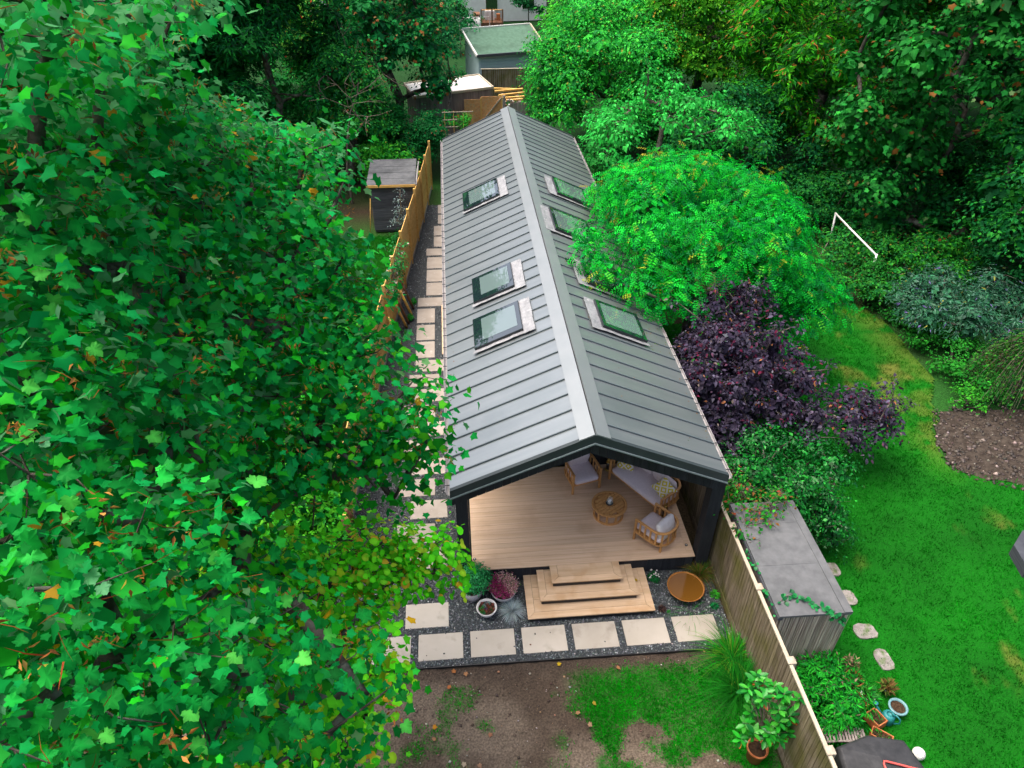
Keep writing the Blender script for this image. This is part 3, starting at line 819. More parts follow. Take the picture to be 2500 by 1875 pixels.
# deck
yb = np.linspace(1.94, WY0 - .002, 22)
for i_, (a, b) in enumerate(zip(yb[:-1], yb[1:])):
    MB().box(1.02, 5.905, a + .0025, b - .0025, .425, .45 + .0006 * (i_ % 3)).build('deck_board', M['deck'], room)
MB().box(1.02, 6.06, 1.80, 1.938, .425, .4505).build('deck_board', M['deck'], room)
MB().box(5.91, 6.06, 1.9405, WY0 - .01, .425, .450).build('deck_board', M['deck'], room)
MB().box(1.03, 6.05, 1.86, WY0, .05, .42).build('deck_frame', M['black'], room)
for i_ in range(29):
    x0 = 1.05 + i_ * .172
    MB().box(x0, x0 + .168, 1.825, 1.858, .0, .423).build('cladding_board', M['clad'], room)
for (sx, sy) in ((5.95, 2.12), (1.22, 2.10)):
    l = MB().lathe([(0,.008),(.034,.008),(.036,.0),(.036,-.01)], (sx, sy, .452), 16).build('deck_light', M['black'], room)
    MB().lathe([(0,.011),(.016,.010),(.017,.008)], (sx, sy, .452), 12).build('lens', M['ceram'], l)
# roof windows
for nm, side, u0, u1, y0, y1 in WIN:
    w = empty('roof_window', RP(side, (u0 + u1) / 2, (y0 + y1) / 2)); w.parent = room; w.location = Vector(w.location) - WLOC(room)
    q = lambda u, y, h: RP(side, u, y, h)
    def plate(m, ua, ub, ya, yb_, ha, hb):
        return m.hexa([q(ua,ya,ha), q(ub,ya,ha), q(ub,yb_,ha), q(ua,yb_,ha)], [q(ua,ya,hb), q(ub,ya,hb), q(ub,yb_,hb), q(ua,yb_,hb)])
    fw = .085; H = .115
    fr = MB()
    plate(fr, u0, u0 + fw, y0, y1, .001, H); plate(fr, u1 - fw, u1, y0, y1, .001, H)
    plate(fr, u0 + fw, u1 - fw, y0, y0 + fw, .001, H); plate(fr, u0 + fw, u1 - fw, y1 - fw, y1, .001, H)
    fr.build('frame', M['frame'], w)
    plate(MB(), u0 + .012, u1 - .012, y0 + .012, y1 - .012, H + .0005, H + .006).build('pane', M['pane_edge'], w)
    iu = .21 if side < 0 else .10
    plate(MB(), u0 + .10, u1 - iu, y0 + .15 + (.06 if side < 0 else 0), y1 - .14, H + .0065, H + .009).build('pane', M['pane'], w)
    # crinkled lead: up-slope sheet and near-side strip
    def crinkle(ua, ub, ya, yb_, nu, nv, hbase, seed):
        U, Vv = np.meshgrid(np.linspace(ua, ub, nu), np.linspace(ya, yb_, nv)); U = U.ravel(); Vv = Vv.ravel()
        h = hbase + .030 * (fbm(U * 9 + seed, Vv * 5, seed, 3) - .4)
        jag = .025 * (fbm(Vv * 4, U * 0 + seed, seed + 5, 3) - .5)
        pts = [q(u + (j_ if abs(u - ua) < 1e-6 else 0), y, hh) for u, y, hh, j_ in zip(U, Vv, h, jag)]
        fs = [(j*nu+i, j*nu+i+1, (j+1)*nu+i+1, (j+1)*nu+i) for j in range(nv-1) for i in range(nu-1)]
        if side > 0: pass
        return MB().add(pts, fs, False)
    sd_ = int(y0 * 10) + (50 if side > 0 else 0)
    for (aa, bb, cc, dd, nu, nv) in ((u0 - .25, u0 - .125, y0 - .13, y1 + .05, 6, 16), (u0 - .135, u0 + .002, y0 - .13, y1 + .05, 6, 16), (u0, u1 + .05, y0 - .11, y0 - .001, 16, 6)):
        f = crinkle(aa, bb, cc, dd, nu, nv, .052, sd_ + nu + int(aa * 10)).build('flashing', M['lead'], w)
        so = f.modifiers.new('solid', 'SOLIDIFY'); so.thickness = .006; so.offset = -1
# side step along the left wall
st = empty('side_step', (.78, 12.0, 0), 'narrow tan timber step against the left wall beside the path', 'step')
for a, b in ((.55, .72), (.725, .895)): MB().box(a, b, 10.55, 13.55, .14, .165).build('tread_board', M['step'], st)
MB().box(.57, .89, 10.58, 13.52, 0, .14).build('riser', M['black'], st)
# front steps
steps = empty('deck_steps', (3.6, 1.3, 0), 'three stacked tan timber steps with mitred borders in front of the deck', 'steps')
for (x0, x1, y0, z, y1) in ((2.26, 4.94, .70, .15, 1.82), (2.55, 4.64, 1.01, .30, 1.82), (2.83, 4.345, 1.33, .453, 1.799)):
    w = .155; t = .026
    P = lambda poly: MB().prism(poly, z - t, z)
    g = .0025
    P([(x0,y0),(x1,y0),(x1-w-g,y0+w-g),(x0+w+g,y0+w-g)]).build('tread_board', M['step'], steps)
    P([(x0,y0+2*g),(x0+w-g,y0+w+g),(x0+w-g,y1),(x0,y1)]).build('tread_board', M['step'], steps)
    P([(x1,y0+2*g),(x1,y1),(x1-w+g,y1),(x1-w+g,y0+w+g)]).build('tread_board', M['step'], steps)
    yy = y0 + w + g
    while yy < y1 - .01:
        y2 = min(yy + .31, y1)
        P([(x0+w+g,yy),(x1-w-g,yy),(x1-w-g,y2-2*g),(x0+w+g,y2-2*g)]).build('tread_board', M['step'], steps); yy = y2
    MB().box(x0 + .03, x1 - .03, y0 + .03, min(y1, 1.815), z - .15, z - t - .001).build('riser', M['black'], steps)

# ------------------------------------------------------------------ trees and shrubs
def view_dir():
    R = cam.rotation_euler.to_matrix(); return np.array(R)
CR = view_dir()
def px_of(P):
    q = (P - CAMP) @ CR; f = 1772.47
    return 1250 + f * q[:, 0] / -q[:, 2], 937.5 - f * q[:, 1] / -q[:, 2], -q[:, 2]

def plant(name, loc, label, cat, clusters, tm, size, cols, cw=None, tips=22, per=8, mat='foliage', trunk=None, r0=.12, group=None,
          spread=.16, rng=RNG, single=0, smat='softobj', twig=.4, keys=0, size_var=.25, accent=None, n_bark=6, stem_mat='bark', part='crown', core=0, sag=.12, **ck):
    root = empty(name, loc, label, cat, group)
    P, Nn, Tp, TT, cid = crown(clusters, tips, per, rng, spread=spread, **ck)
    n = len(P)
    sz = size * (1 + size_var * rng.normal(size=n)).clip(.45, 1.6)
    C = pal(n, cols, cw, rng=rng)
    # each spray carries its own tone
    tone = np.repeat(1 + .16 * rng.normal(size=(n // per + 1, 1)), per, 0)[:n]
    C = np.clip(C * tone, .0008, 1)
    if accent is not None: C = accent(P, C, rng)
    sz = sz * np.clip(np.linalg.norm(P - CAMP, axis=1) / 5.6, .68, 1)
    keep = np.ones(n, bool)
    if single:
        x, y, d = px_of(P)
        face = np.abs((unit(Nn) * unit(CAMP - P)).sum(1))
        score = sz / d * (.35 + face)
        # leaves nearest to the eye within their own patch of the picture
        gx = np.floor(x / 26).astype(int); gy = np.floor(y / 26).astype(int)
        key = gx * 1000 + gy
        order = np.lexsort((d, key)); first = np.ones(n, bool); ks = key[order]; first[1:] = ks[1:] != ks[:-1]
        front = np.zeros(n, bool); front[order[first]] = True
        ok = front & (x > 5) & (x < 2495) & (y > 5) & (y < 1870) & (d > .5)
        idx = np.where(ok)[0]; idx = idx[np.argsort(-score[idx])][:single]
        keep[idx] = False
        V0, T0 = tm if tm is not MAPLE_LO else MAPLE_HI
        var = []
        base_cols = C[idx]
        q = np.argsort(base_cols @ np.array([.3, .6, .1])); nv = 10
        groups = np.array_split(q, nv)
        xx, yy, zz = basis(Nn[idx], Tp[idx])
        for g in groups:
            if not len(g): continue
            Vv = V0.copy(); Vv[:, 2] *= rng.uniform(.5, 1.8); Vv[:, 2] += .05 * rng.normal(size=len(Vv)) * (np.abs(Vv[:, 0]) > .2)
            cmean = base_cols[g].mean(0)
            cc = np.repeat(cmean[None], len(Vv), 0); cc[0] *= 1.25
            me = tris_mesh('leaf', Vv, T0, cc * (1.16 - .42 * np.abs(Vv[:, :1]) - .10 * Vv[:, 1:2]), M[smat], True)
            for j in g:
                o = bpy.data.objects.new('leaf', me)
                Mx = Matrix.Identity(4); s_ = sz[idx[j]]
                for a_ in range(3):
                    Mx[a_][0] = xx[j][a_] * s_; Mx[a_][1] = yy[j][a_] * s_; Mx[a_][2] = zz[j][a_] * s_
                    Mx[a_][3] = P[idx[j]][a_] - loc[a_]
                o.parent = root; o.matrix_local = Mx; COL.objects.link(o)
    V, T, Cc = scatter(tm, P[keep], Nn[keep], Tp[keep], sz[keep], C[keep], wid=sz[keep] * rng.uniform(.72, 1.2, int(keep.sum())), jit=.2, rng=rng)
    if core:
        cc_ = np.array([c for c in clusters], float); kk = np.maximum(2, (2.4 * core * cc_[:, 3] ** .9).astype(int)); ci = np.repeat(np.arange(len(cc_)), kk); nc = len(ci)
        d_ = rdir(nc, rng); Pc = cc_[ci, :3] + d_ * cc_[ci, 3:6] * .55 * rng.random((nc, 1)) ** .5
        V_, T_, C_ = scatter(QUAD, Pc, unit(d_ + np.array([0,0,.6])), rdir(nc, rng), cc_[ci, 3] * .30, pal(nc, cols, cw, rng=rng))
        V, T, Cc = join([(V, T, Cc), (V_, T_, C_)])
    me = tris_mesh(part, V - np.array(loc), T, Cc, M[mat], True)
    o = bpy.data.objects.new(part, me); o.parent = root; COL.objects.link(o); tag(o, kind='stuff')
    mb = MB()
    if trunk is not None:
        limbs(mb, trunk, clusters, r0, n=n_bark, rng=rng, sag=sag)
        if twig: twigs(mb, clusters, TT, rng=rng, frac=twig, r=.004 + size * .02)
        mb.build('trunk', M[stem_mat], root)
    return root, TT

def clumps(c, r, n, cr, rng, low=-.6, fill=.35, flat=.75):
    """n clump ellipsoids of radius ~cr over an ellipsoid (c, r)"""
    out = []
    d = rdir(n * 4, rng); d = d[d[:, 2] > low][:n]
    for i, q in enumerate(d):
        k = 1.0 if rng.random() > fill else rng.uniform(.35, .8)
        s = cr * rng.uniform(.7, 1.3)
        p = np.array(c) + q * np.maximum(np.array(r) - s * .6, .05) * k
        out.append((*p, s, s, s * flat))
    return out

def trunk_pts(base, top, n=6, wob=.12, rng=RNG):
    a = np.array(base, float); b = np.array(top, float)
    return [a + (b - a) * t + np.array([*(rng.normal(size=2) * wob * math.sin(math.pi * t)), 0]) for t in np.linspace(0, 1, n)]

# --- the sycamore by the camera
SYC_OUT=[(-1.9,-3.4,11.4),(-0.3,-1.8,7.2),(-1.7,-4.4,10.8),(-1.2,-4.0,9.8),(-1.2,-4.0,9.2),(-1.2,-5.1,9.8),(-0.8,0.4,9.5),(-1.8,-2.6,10.6),(0.2,-1.7,7.1),(-0.5,-5.8,9.6),(-1.4,-5.8,10.2),(-1.4,-1.6,11.9),(-0.8,-5.8,9.9),(-1.2,-1.7,9.4),(-2.0,-3.9,10.8),(-0.9,-6.2,9.7),(-1.9,-3.4,11.1),(-0.6,-5.8,8.9),(-1.5,-4.5,10.1),(-0.9,-0.6,9.1),(-1.4,-2.6,6.9),(-0.8,-2.2,8.4),(-1.3,-3.2,9.1),(-0.4,-0.3,8.7),(-1.6,-5.0,10.6),(-1.6,-2.5,10.1),(-0.5,-6.0,8.6),(-1.5,-1.6,9.9),(-1.1,-4.8,9.3),(-2.1,-1.1,11.0),(-1.6,-3.7,12.4),(-1.9,-1.1,10.4),(-1.3,-2.6,8.3),(-0.9,-2.4,7.4),(-0.3,-1.3,8.2),(-1.3,-3.8,12.2),(-1.8,-3.0,10.3),(-1.3,-5.2,10.2),(-0.6,-1.0,8.4),(-1.1,-6.5,10.2),(-1.1,-2.1,8.8),(-1.7,-1.7,11.6),(-1.6,0.5,10.2),(-1.6,-3.5,9.9),(-1.9,-2.0,10.8),(-0.6,-2.1,7.5),(-1.1,-3.6,7.3),(-1.6,-2.9,11.8),(-1.5,-2.2,9.2),(-1.2,-0.2,9.7),(-1.7,-0.4,10.2),(-1.3,-2.9,12.2),(-1.1,0.8,10.1),(-1.6,-4.6,10.5),(-0.9,-6.1,8.9),(-0.6,-0.2,9.2),(-0.5,-5.2,7.8),(-1.7,-1.6,10.2),(-1.9,-0.7,10.7),(-1.0,-6.0,10.2),(-1.4,-4.2,9.7),(-0.8,-0.6,8.6),(-1.7,-3.2,11.3),(-1.2,-2.6,7.6),(0.2,-1.7,7.7),(-1.8,-3.7,10.4),(-1.0,-2.5,8.1),(-1.3,-0.5,11.9),(-1.1,-6.6,9.8),(-1.6,-1.9,9.4),(-0.8,-1.6,8.7),(-1.2,0.5,9.8),(-1.5,-4.1,12.1),(-0.1,-4.7,7.3),(-2.1,-3.6,11.2),(-0.7,-4.7,7.9),(-0.7,0.8,9.9),(-1.7,-5.2,10.2),(-1.3,-3.3,8.3),(-0.4,-1.9,7.9),(-1.9,-3.1,10.7),(-0.8,-5.8,9.4),(-1.5,-0.8,9.9),(-1.1,-0.9,9.6),(-1.5,0.4,9.9),(-1.1,-1.7,9.0),(-1.7,-0.4,10.6),(-1.8,-0.8,11.1),(-0.9,-0.2,9.4),(-0.3,-0.6,8.4),(-1.4,-1.4,12.1),(-1.6,-2.7,9.7),(0.1,-1.4,8.0)]
SYC_IN=[(-3.6,-3.8,7.1),(-3.3,-1.5,8.9),(-4.0,-0.4,9.6),(-3.0,-3.3,7.2),(-3.8,-1.4,8.3),(-2.7,-4.6,7.0),(-3.6,0.1,11.8),(-3.2,-1.3,9.5),(-3.8,-2.2,8.5),(-1.4,-0.0,6.8),(-2.4,-0.7,8.0),(-3.0,-1.9,10.8),(-3.4,1.0,10.0),(-3.0,-0.8,9.2),(-2.1,-1.9,7.3),(-3.2,-0.8,8.0),(-2.5,1.1,7.9),(-2.2,-4.2,9.0),(-3.0,-2.5,7.3),(-2.8,-1.7,11.4),(-2.8,-5.0,7.0),(-2.4,1.6,8.7),(-2.6,0.4,5.0),(-2.0,3.9,7.5),(-3.2,-0.1,10.6),(-2.2,-2.0,11.7),(-4.0,0.3,10.0),(-3.6,-1.0,7.7),(-1.1,-0.7,7.9),(-1.7,4.4,8.5),(-2.9,1.4,9.1),(-2.4,-1.9,10.4),(-3.0,2.9,8.8),(-1.6,-4.5,7.7),(-2.0,3.2,6.8),(-3.3,-3.1,8.4),(-3.8,3.1,9.0),(-1.9,-3.3,8.0),(-3.2,-3.5,7.0),(-3.2,1.0,9.2),(-2.2,-3.4,7.1),(-2.1,1.8,9.7),(-2.9,-2.3,7.8),(-3.6,-4.7,6.6),(-2.6,0.5,10.4),(-4.0,-0.7,9.3),(-2.9,1.0,11.2),(-2.9,-1.2,7.7),(-3.1,1.3,11.6),(-3.0,0.6,7.8),(-1.9,2.9,9.2),(-1.3,2.0,7.1),(-3.5,1.3,8.1),(-2.0,-0.2,7.6),(-3.0,-3.7,6.6),(-2.6,-1.4,9.1),(-3.5,-3.2,7.2),(-3.2,-2.7,9.5),(-3.8,-3.1,8.0),(-2.8,0.3,6.6),(-2.8,2.0,9.6),(-1.9,1.2,8.3),(-2.9,1.3,8.2),(-2.4,1.1,11.6),(-3.0,-4.9,7.7),(-2.5,2.2,6.8),(-3.1,-2.7,8.4),(-3.8,-1.7,9.6),(-1.8,3.8,8.2),(-2.4,3.6,8.4),(-3.2,-0.9,6.6),(-3.4,-4.0,8.0),(-2.5,-0.6,11.0),(-4.7,-0.1,9.4),(-3.1,2.6,10.9),(-2.8,-0.6,11.9),(-3.0,-0.4,6.7),(-2.8,-4.7,7.6)]

rs = np.random.default_rng(77)
SYC_TIP = [(0.06,-4.62,6.73),(-0.18,-4.99,6.81),(-0.40,-5.25,6.95),(-0.66,-5.30,7.23),(-0.04,-5.13,6.70),(-0.86,-5.13,7.38),(0.56,-1.35,7.90),(0.68,-1.48,7.55),(0.66,-1.66,7.19),(0.43,-1.75,6.81),(0.21,-1.93,6.51),(-0.05,-1.70,6.94),(0.32,-1.57,7.33),(-0.38,-1.90,6.95),(0.04,-0.72,8.39),(0.14,-1.10,8.16),(-0.20,-0.37,9.09),(-0.18,0.35,9.72),(-0.27,0.67,10.07),(-0.38,-0.05,9.37),(-0.65,-1.82,7.42)]
SC = [(*c, .62, .62, .40) for c in SYC_OUT] + [(*c, .36, .36, .26) for c in SYC_TIP] + [(*c, .95, .95, .6) for c in SYC_IN]
GR = [(.004,.215,.026),(.005,.285,.044),(.005,.35,.068),(.012,.35,.014),(.025,.46,.045)]
def syc_accent(P, C, rng):
    r = rng.random(len(P))
    C[r < .006] = np.array([.50,.28,.02]); C[(r > .006) & (r < .016)] = np.array([.16,.40,.14])
    low = (P[:, 2] < 8.2) & (r > .80); C[low] = np.array([.07,.46,.012])
    low = (P[:, 2] < 8.0) & (P[:, 1] < -3.2) & (r > .94); C[low] = np.array([.24,.42,.01])
    low = (P[:, 2] < 8.0) & (P[:, 1] < -3.2) & (r > .985); C[low] = np.array([.50,.31,.01])
    return C
syc, sTT = plant('sycamore_tree', (-4.6, .6, 0), 'large dark green sycamore filling the left side, broad lobed leaves and brown seed keys', 'tree', SC, MAPLE_LO, .093, GR, [2,4,3,3,1.2],
    tips=50, per=11, core=12, mat='syc', trunk=[(-4.6,.6,-.05),(-4.55,.45,2),(-4.3,.2,4),(-3.9,-.2,5.6),(-3.3,-.7,7.0),(-2.6,-1.2,8.2)], r0=.26, spread=.30, rng=rs, single=300, smat='sycobj', twig=.22, accent=syc_accent,
    upn=.75, out=.35, droop=.55, rnd=.42, size_var=.28)
# seed keys: hanging bunches of brown wings
tp = np.concatenate([t for t in sTT[:len(SYC_OUT)]]); k = rs.random(len(tp)) < .30; tp = tp[k]
n = len(tp) * 8
pos = np.repeat(tp, 8, 0) + rs.normal(size=(n, 3)) * .038 + unit(np.repeat(tp, 8, 0) - np.array([-3.5,.5,7.5])) * .16 + np.array([0,0,.06])
V, T, C = scatter(LANCE, pos, rdir(n, rs), unit(rdir(n, rs) + np.array([0,0,-.8])), .055, pal(n, [(.30,.11,.022),(.42,.20,.05),(.20,.08,.02),(.30,.26,.03)], rng=rs), wid=np.full(n, .075))
# reddish leaf stalks
tp2 = np.concatenate([t for t in sTT[:len(SYC_OUT)]]); m2 = 1; n2 = len(tp2) * m2
V2, T2, C2 = scatter(BLADE, np.repeat(tp2, m2, 0), rdir(n2, rs), unit(rdir(n2, rs) + np.array([.3,-.4,.6])), .15, pal(n2, [(.30,.06,.02),(.32,.12,.03),(.12,.14,.02)], rng=rs), wid=np.full(n2, .008))
V, T, C = join([(V, T, C), (V2, T2, C2)])
o = bpy.data.objects.new('seed_keys', tris_mesh('seed_keys', V - np.array([-4.6,.6,0]), T, C, M['foliage'])); o.parent = syc; COL.objects.link(o); tag(o, kind='stuff')
# bare lichened branches that show through the crown
mb = MB()
def bough(pts, r):
    MB().tube(pts, np.linspace(r, r * .3, len(pts)), 6).build('branch', M['bark'], syc)
bough([(-2.6,-1.2,8.0),(-1.9,-1.5,7.9),(-1.2,-1.8,7.9),(-.7,-1.9,7.7),(-.2,-2.1,7.4),(.1,-2.3,7.1)], .055)
bough([(-1.2,-1.8,7.9),(-.9,-1.3,8.2),(-.4,-1.0,8.4)], .03); bough([(-.7,-1.9,7.7),(-.55,-2.4,7.3),(-.6,-2.7,6.9)], .022)
bough([(-.2,-2.1,7.4),(.2,-1.7,7.6),(.5,-1.6,7.5)], .018); bough([(-2.2,-2.6,8.8),(-1.9,-2.5,9.1),(-1.6,-2.4,9.5),(-1.5,-2.3,9.9)], .03)
bough([(-1.6,-5.6,6.6),(-1.0,-5.5,6.9),(-.5,-5.3,7.0),(.0,-5.0,7.0),(.35,-4.7,6.95)], .028); bough([(-1.4,-5.9,7.0),(-.8,-5.9,7.3),(-.3,-5.6,7.4)], .02)

# --- small lime with round yellow-edged leaves beside the path
rh = np.random.default_rng(9)
HZ = [(.09,-.77,4.35,.42,.42,.2),(.58,-.85,4.1,.38,.34,.18),(-.38,-1.23,4.3,.5,.45,.22),(-.71,-1.05,4.6,.5,.45,.25),(.21,-1.21,4.1,.42,.36,.18),(-.35,-1.78,4.3,.5,.45,.25),(-.92,-1.8,4.6,.55,.5,.3),(-1.3,-2.32,4.9,.6,.55,.32),
      (-1.59,-1.76,5.1,.65,.6,.4),(-1.86,-2.55,5.3,.7,.6,.45),(-1.51,-3.44,5.2,.65,.55,.4),(-.91,-3.24,4.9,.6,.5,.35),(-.45,-2.8,4.6,.55,.5,.3),(-2.4,-1.6,4.2,.8,.8,.6),(-1.9,-2.6,3.6,.8,.8,.6),(-1.2,-2.4,3.4,.7,.7,.5),(-.9,-1.2,3.2,.5,.5,.4)] + [(*c, .5, .46, .26) for c in [(-0.37,-4.19,4.96),(-0.75,-4.36,5.19),(-0.16,-3.67,4.75),(-1.06,-4.50,5.43),(-0.41,-3.77,4.97),(-0.11,-3.07,4.64),(-0.01,-1.33,4.38),(0.57,-1.15,4.09),(0.22,-0.93,4.43),(0.58,-0.82,4.36),(-0.18,-1.02,4.67),(-0.57,-1.48,4.62),(-0.02,-1.42,4.31),(-0.87,-1.45,4.97),(-0.40,-2.15,4.58),(-1.00,-2.13,4.98),(-1.29,-1.98,5.31),(-1.49,-2.50,5.36),(-0.65,-2.68,4.74),(-1.08,-2.88,5.09),(-1.55,-3.13,5.44),(-0.82,-3.45,5.01),(-1.27,-3.67,5.36),(-1.60,-3.76,5.79),(-0.29,-3.26,4.78),(-1.81,-3.19,5.88),(-1.67,-4.31,5.98),(-1.20,-4.30,5.58),(-0.68,-4.19,5.26),(-1.81,-2.44,5.79),(-1.70,-1.95,5.89)]]
def hz_accent(P, C, rng):
    r = rng.random(len(P)); C[r < .05] = np.array([.70,.42,.03]); k = (r > .05) & (r < .22); C[k] = np.array([.42,.62,.03]); return C
plant('lime_tree', (-2.2,-1.4,0), 'small lime tree with round yellow-edged leaves reaching over the path slabs', 'tree', HZ, ROUND, .095, [(.11,.72,.012),(.18,.80,.018),(.06,.56,.012)], tips=110, per=7, mat='foliage',
      trunk=[(-2.2,-1.4,-.05),(-2.1,-1.45,1.5),(-1.9,-1.6,3.0),(-1.6,-1.8,4.2)], r0=.07, spread=.20, rng=rh, single=300, twig=.5, accent=hz_accent, shell=.3)

# --- robinia mop-head over the roof
rr_ = np.random.default_rng(21)
RB = []
for c in clumps((7.95,10.9,3.6), (3.2,3.8,2.2), 96, .82, rr_, low=-.25, fill=.12, flat=.85): RB.append(c)
RB += clumps((10.2,8.6,2.4), (1.4,1.5,1.6), 18, .8, rr_, low=-.7, fill=.15, flat=.75)
RB += [(4.75,8.6,4.35,.65,.7,.35),(5.1,7.9,4.2,.6,.6,.4),(4.9,9.6,4.5,.7,.7,.35),(5.6,7.5,4.0,.6,.6,.4),(6.4,7.4,3.6,.6,.6,.5)]
RB = [c for c in RB if not (7.0 < c[0] < 9.5 and c[1] < 8.5 and c[2] < 3.8)]
RB = [c for c in RB if not (c[0] < 6.3 and c[2] - c[5] * .8 < ZR - KS * abs(c[0] - XM) + .1 and not c[2] > 4.1)]
def rb_accent(P, C, rng):
    r = rng.random(len(P)); n = fbm(P[:, 0] * 1.3, P[:, 1] * 1.3 + P[:, 2], 31, 3)
    k = (r < .012) | ((n > .70) & (r < .25)); C[k] = np.array([.36,.42,.03])
    k2 = (P[:, 1] > 13.2) & (r < .35); C[k2] = np.array([.40,.36,.04]); return C
plant('robinia_tree', (8.2,10.2,0), 'rounded vivid green robinia with feathery leaves overhanging the roof', 'tree', RB, PINNATE, .255, [(.003,.34,.03),(.006,.50,.035),(.002,.19,.04),(.008,.46,.018)], [3,3,3,2],
      tips=54, per=8, core=30, sag=-.04, trunk=[(8.2,10.2,-.05),(8.15,10.2,1.2),(8.0,10.15,2.4),(7.9,10.1,3.2)], r0=.16, spread=.17, rng=rr_, single=300, twig=.15, accent=rb_accent, droop=.45, upn=.55, out=1.0, size_var=.2)

# --- smoke bush
rp = np.random.default_rng(31)
SB = clumps((8.2,6.0,1.9), (2.0,1.5,1.8), 52, .55, rp, low=-.5, fill=.25) + clumps((10.4,5.0,1.4), (1.6,1.0,.9), 24, .42, rp, low=-.5, fill=.3) + clumps((7.4,5.1,1.6), (1.0,.9,1.1), 14, .5, rp) + clumps((7.8,6.9,2.7), (1.25,.9,.8), 22, .42, rp, low=-.3) + clumps((8.3,7.4,3.3), (1.2,.7,.75), 22, .36, rp, low=-.3) + clumps((11.6,4.9,1.45), (.8,.5,.5), 10, .3, rp)
for c in [c for c in SB if c[2] > 1.3][::2]: SB.append((c[0] + .35*rp.normal(), c[1] + .3*rp.normal() - .1, c[2] + rp.uniform(.3,.55), .14, .14, .30))
def sb_accent(P, C, rng):
    r = rng.random(len(P)); top = P[:, 2] > 2.1; nz = fbm(P[:, 0] * 2.2, P[:, 1] * 2.2, 8, 3)
    C[(nz > .66) & (r < .22)] = np.array([.09,.014,.04]); C[top & (r < .07)] = np.array([.15,.015,.05])
    C[(r > .982)] = np.array([.36,.15,.06]); C[(r > .93) & (r < .95)] = np.array([.02,.16,.02]); return C
plant('smoke_bush', (8.6,5.7,0), 'dark purple smoke bush with maroon tips at the lawn edge', 'bush', SB, OVAL, .095, [(.045,.036,.066),(.07,.06,.098),(.026,.020,.040),(.11,.095,.14)], [3,3,3,1], tips=52, per=9, core=40, trunk=[(8.6,5.7,-.05),(8.6,5.7,.5),(8.55,5.75,1.0)], r0=.07, spread=.13, rng=rp, single=300, twig=.2, accent=sb_accent, low=-.4)

# --- glossy evergreen and bramble by the shed
re_ = np.random.default_rng(41)
EV = clumps((8.35,3.1,1.3), (1.55,1.25,1.35), 40, .5, re_, low=-.7, fill=.25) + clumps((9.0,2.3,.9), (.8,.8,.9), 14, .4, re_, low=-.8)
plant('evergreen_shrub', (8.4,3.0,0), 'dense glossy dark evergreen shrub between smoke bush and felt-roofed shed', 'shrub', EV, OVAL, .065, [(.004,.11,.012),(.006,.165,.018),(.002,.07,.012),(.015,.25,.02)], [3,3,3,1], tips=80, per=9, core=40, mat='glossleaf', trunk=[(8.4,3.0,-.05),(8.4,3.0,.6)], r0=.06, spread=.12, rng=re_, twig=.15, single=200, smat='glossobj')
BR = [(6.75,1.9,1.9,.35,.4,.3),(7.0,1.55,2.05,.4,.35,.25),(7.35,1.65,2.1,.45,.35,.25),(7.6,1.9,2.1,.4,.35,.3),(6.7,1.3,1.9,.25,.35,.25),(7.0,2.3,1.9,.5,.45,.5),(7.2,1.25,2.06,.28,.22,.12),(6.9,2.9,1.7,.45,.5,.5),(6.75,.8,1.85,.16,.3,.2)]
def br_accent(P, C, rng):
    r = rng.random(len(P)); C[r < .16] = np.array([.26,.12,.03]); C[(r > .16) & (r < .22)] = np.array([.30,.06,.03]); return C
plant('bramble', (6.9,2.0,0), 'straggly bramble with russet stems spilling onto the shed roof beside the fence', 'bramble', BR, QUAD, .075, [(.02,.24,.02),(.012,.17,.02),(.04,.30,.02)], tips=150, per=6, trunk=[(6.9,2.2,-.05),(6.9,2.1,.9),(6.95,2.0,1.7)], r0=.02, spread=.15, rng=re_, accent=br_accent, twig=.8, stem_mat='twig', shell=.2)

# --- the pale green small tree behind the robinia
rc = np.random.default_rng(51)
CH = clumps((9.3,18.6,4.6), (3.1,2.2,1.2), 38, .6, rc, low=-.15, fill=.2, flat=.5) + [(8.5,19.2,6.0,.4,.4,.45),(8.4,19.2,6.5,.25,.25,.35),(9.4,19.0,6.0,.4,.4,.4),(10.8,18.6,5.6,.4,.4,.4),(6.3,17.6,4.3,.6,.5,.35),(6.8,17.2,4.0,.6,.5,.35),(11.5,17.6,4.3,.7,.6,.4),(10.2,18.9,5.2,.5,.5,.4)]
plant('cherry_tree', (8.9,18.8,0), 'pale fresh green spreading small tree behind the robinia, bare stems below its crown', 'tree', CH, OVAL, .15, [(.02,.40,.045),(.05,.52,.08),(.015,.30,.04)], tips=60, per=8, trunk=[(8.9,18.8,-.05),(8.9,18.8,1.2),(8.85,18.75,2.2)], r0=.11, spread=.20, rng=rc, twig=.5, droop=.8, single=200)
LS = clumps((6.55,14.4,2.6), (.75,1.2,1.0), 14, .4, rc)
plant('leafy_sapling', (6.75,14.6,0), 'blue-green leafy sapling squeezed between the roof edge and the robinia', 'sapling', LS, OVAL, .10, [(.01,.20,.05),(.02,.27,.07)], tips=24, per=7, trunk=[(6.75,14.6,-.05),(6.7,14.5,1.6)], r0=.04, rng=rc, twig=.4)

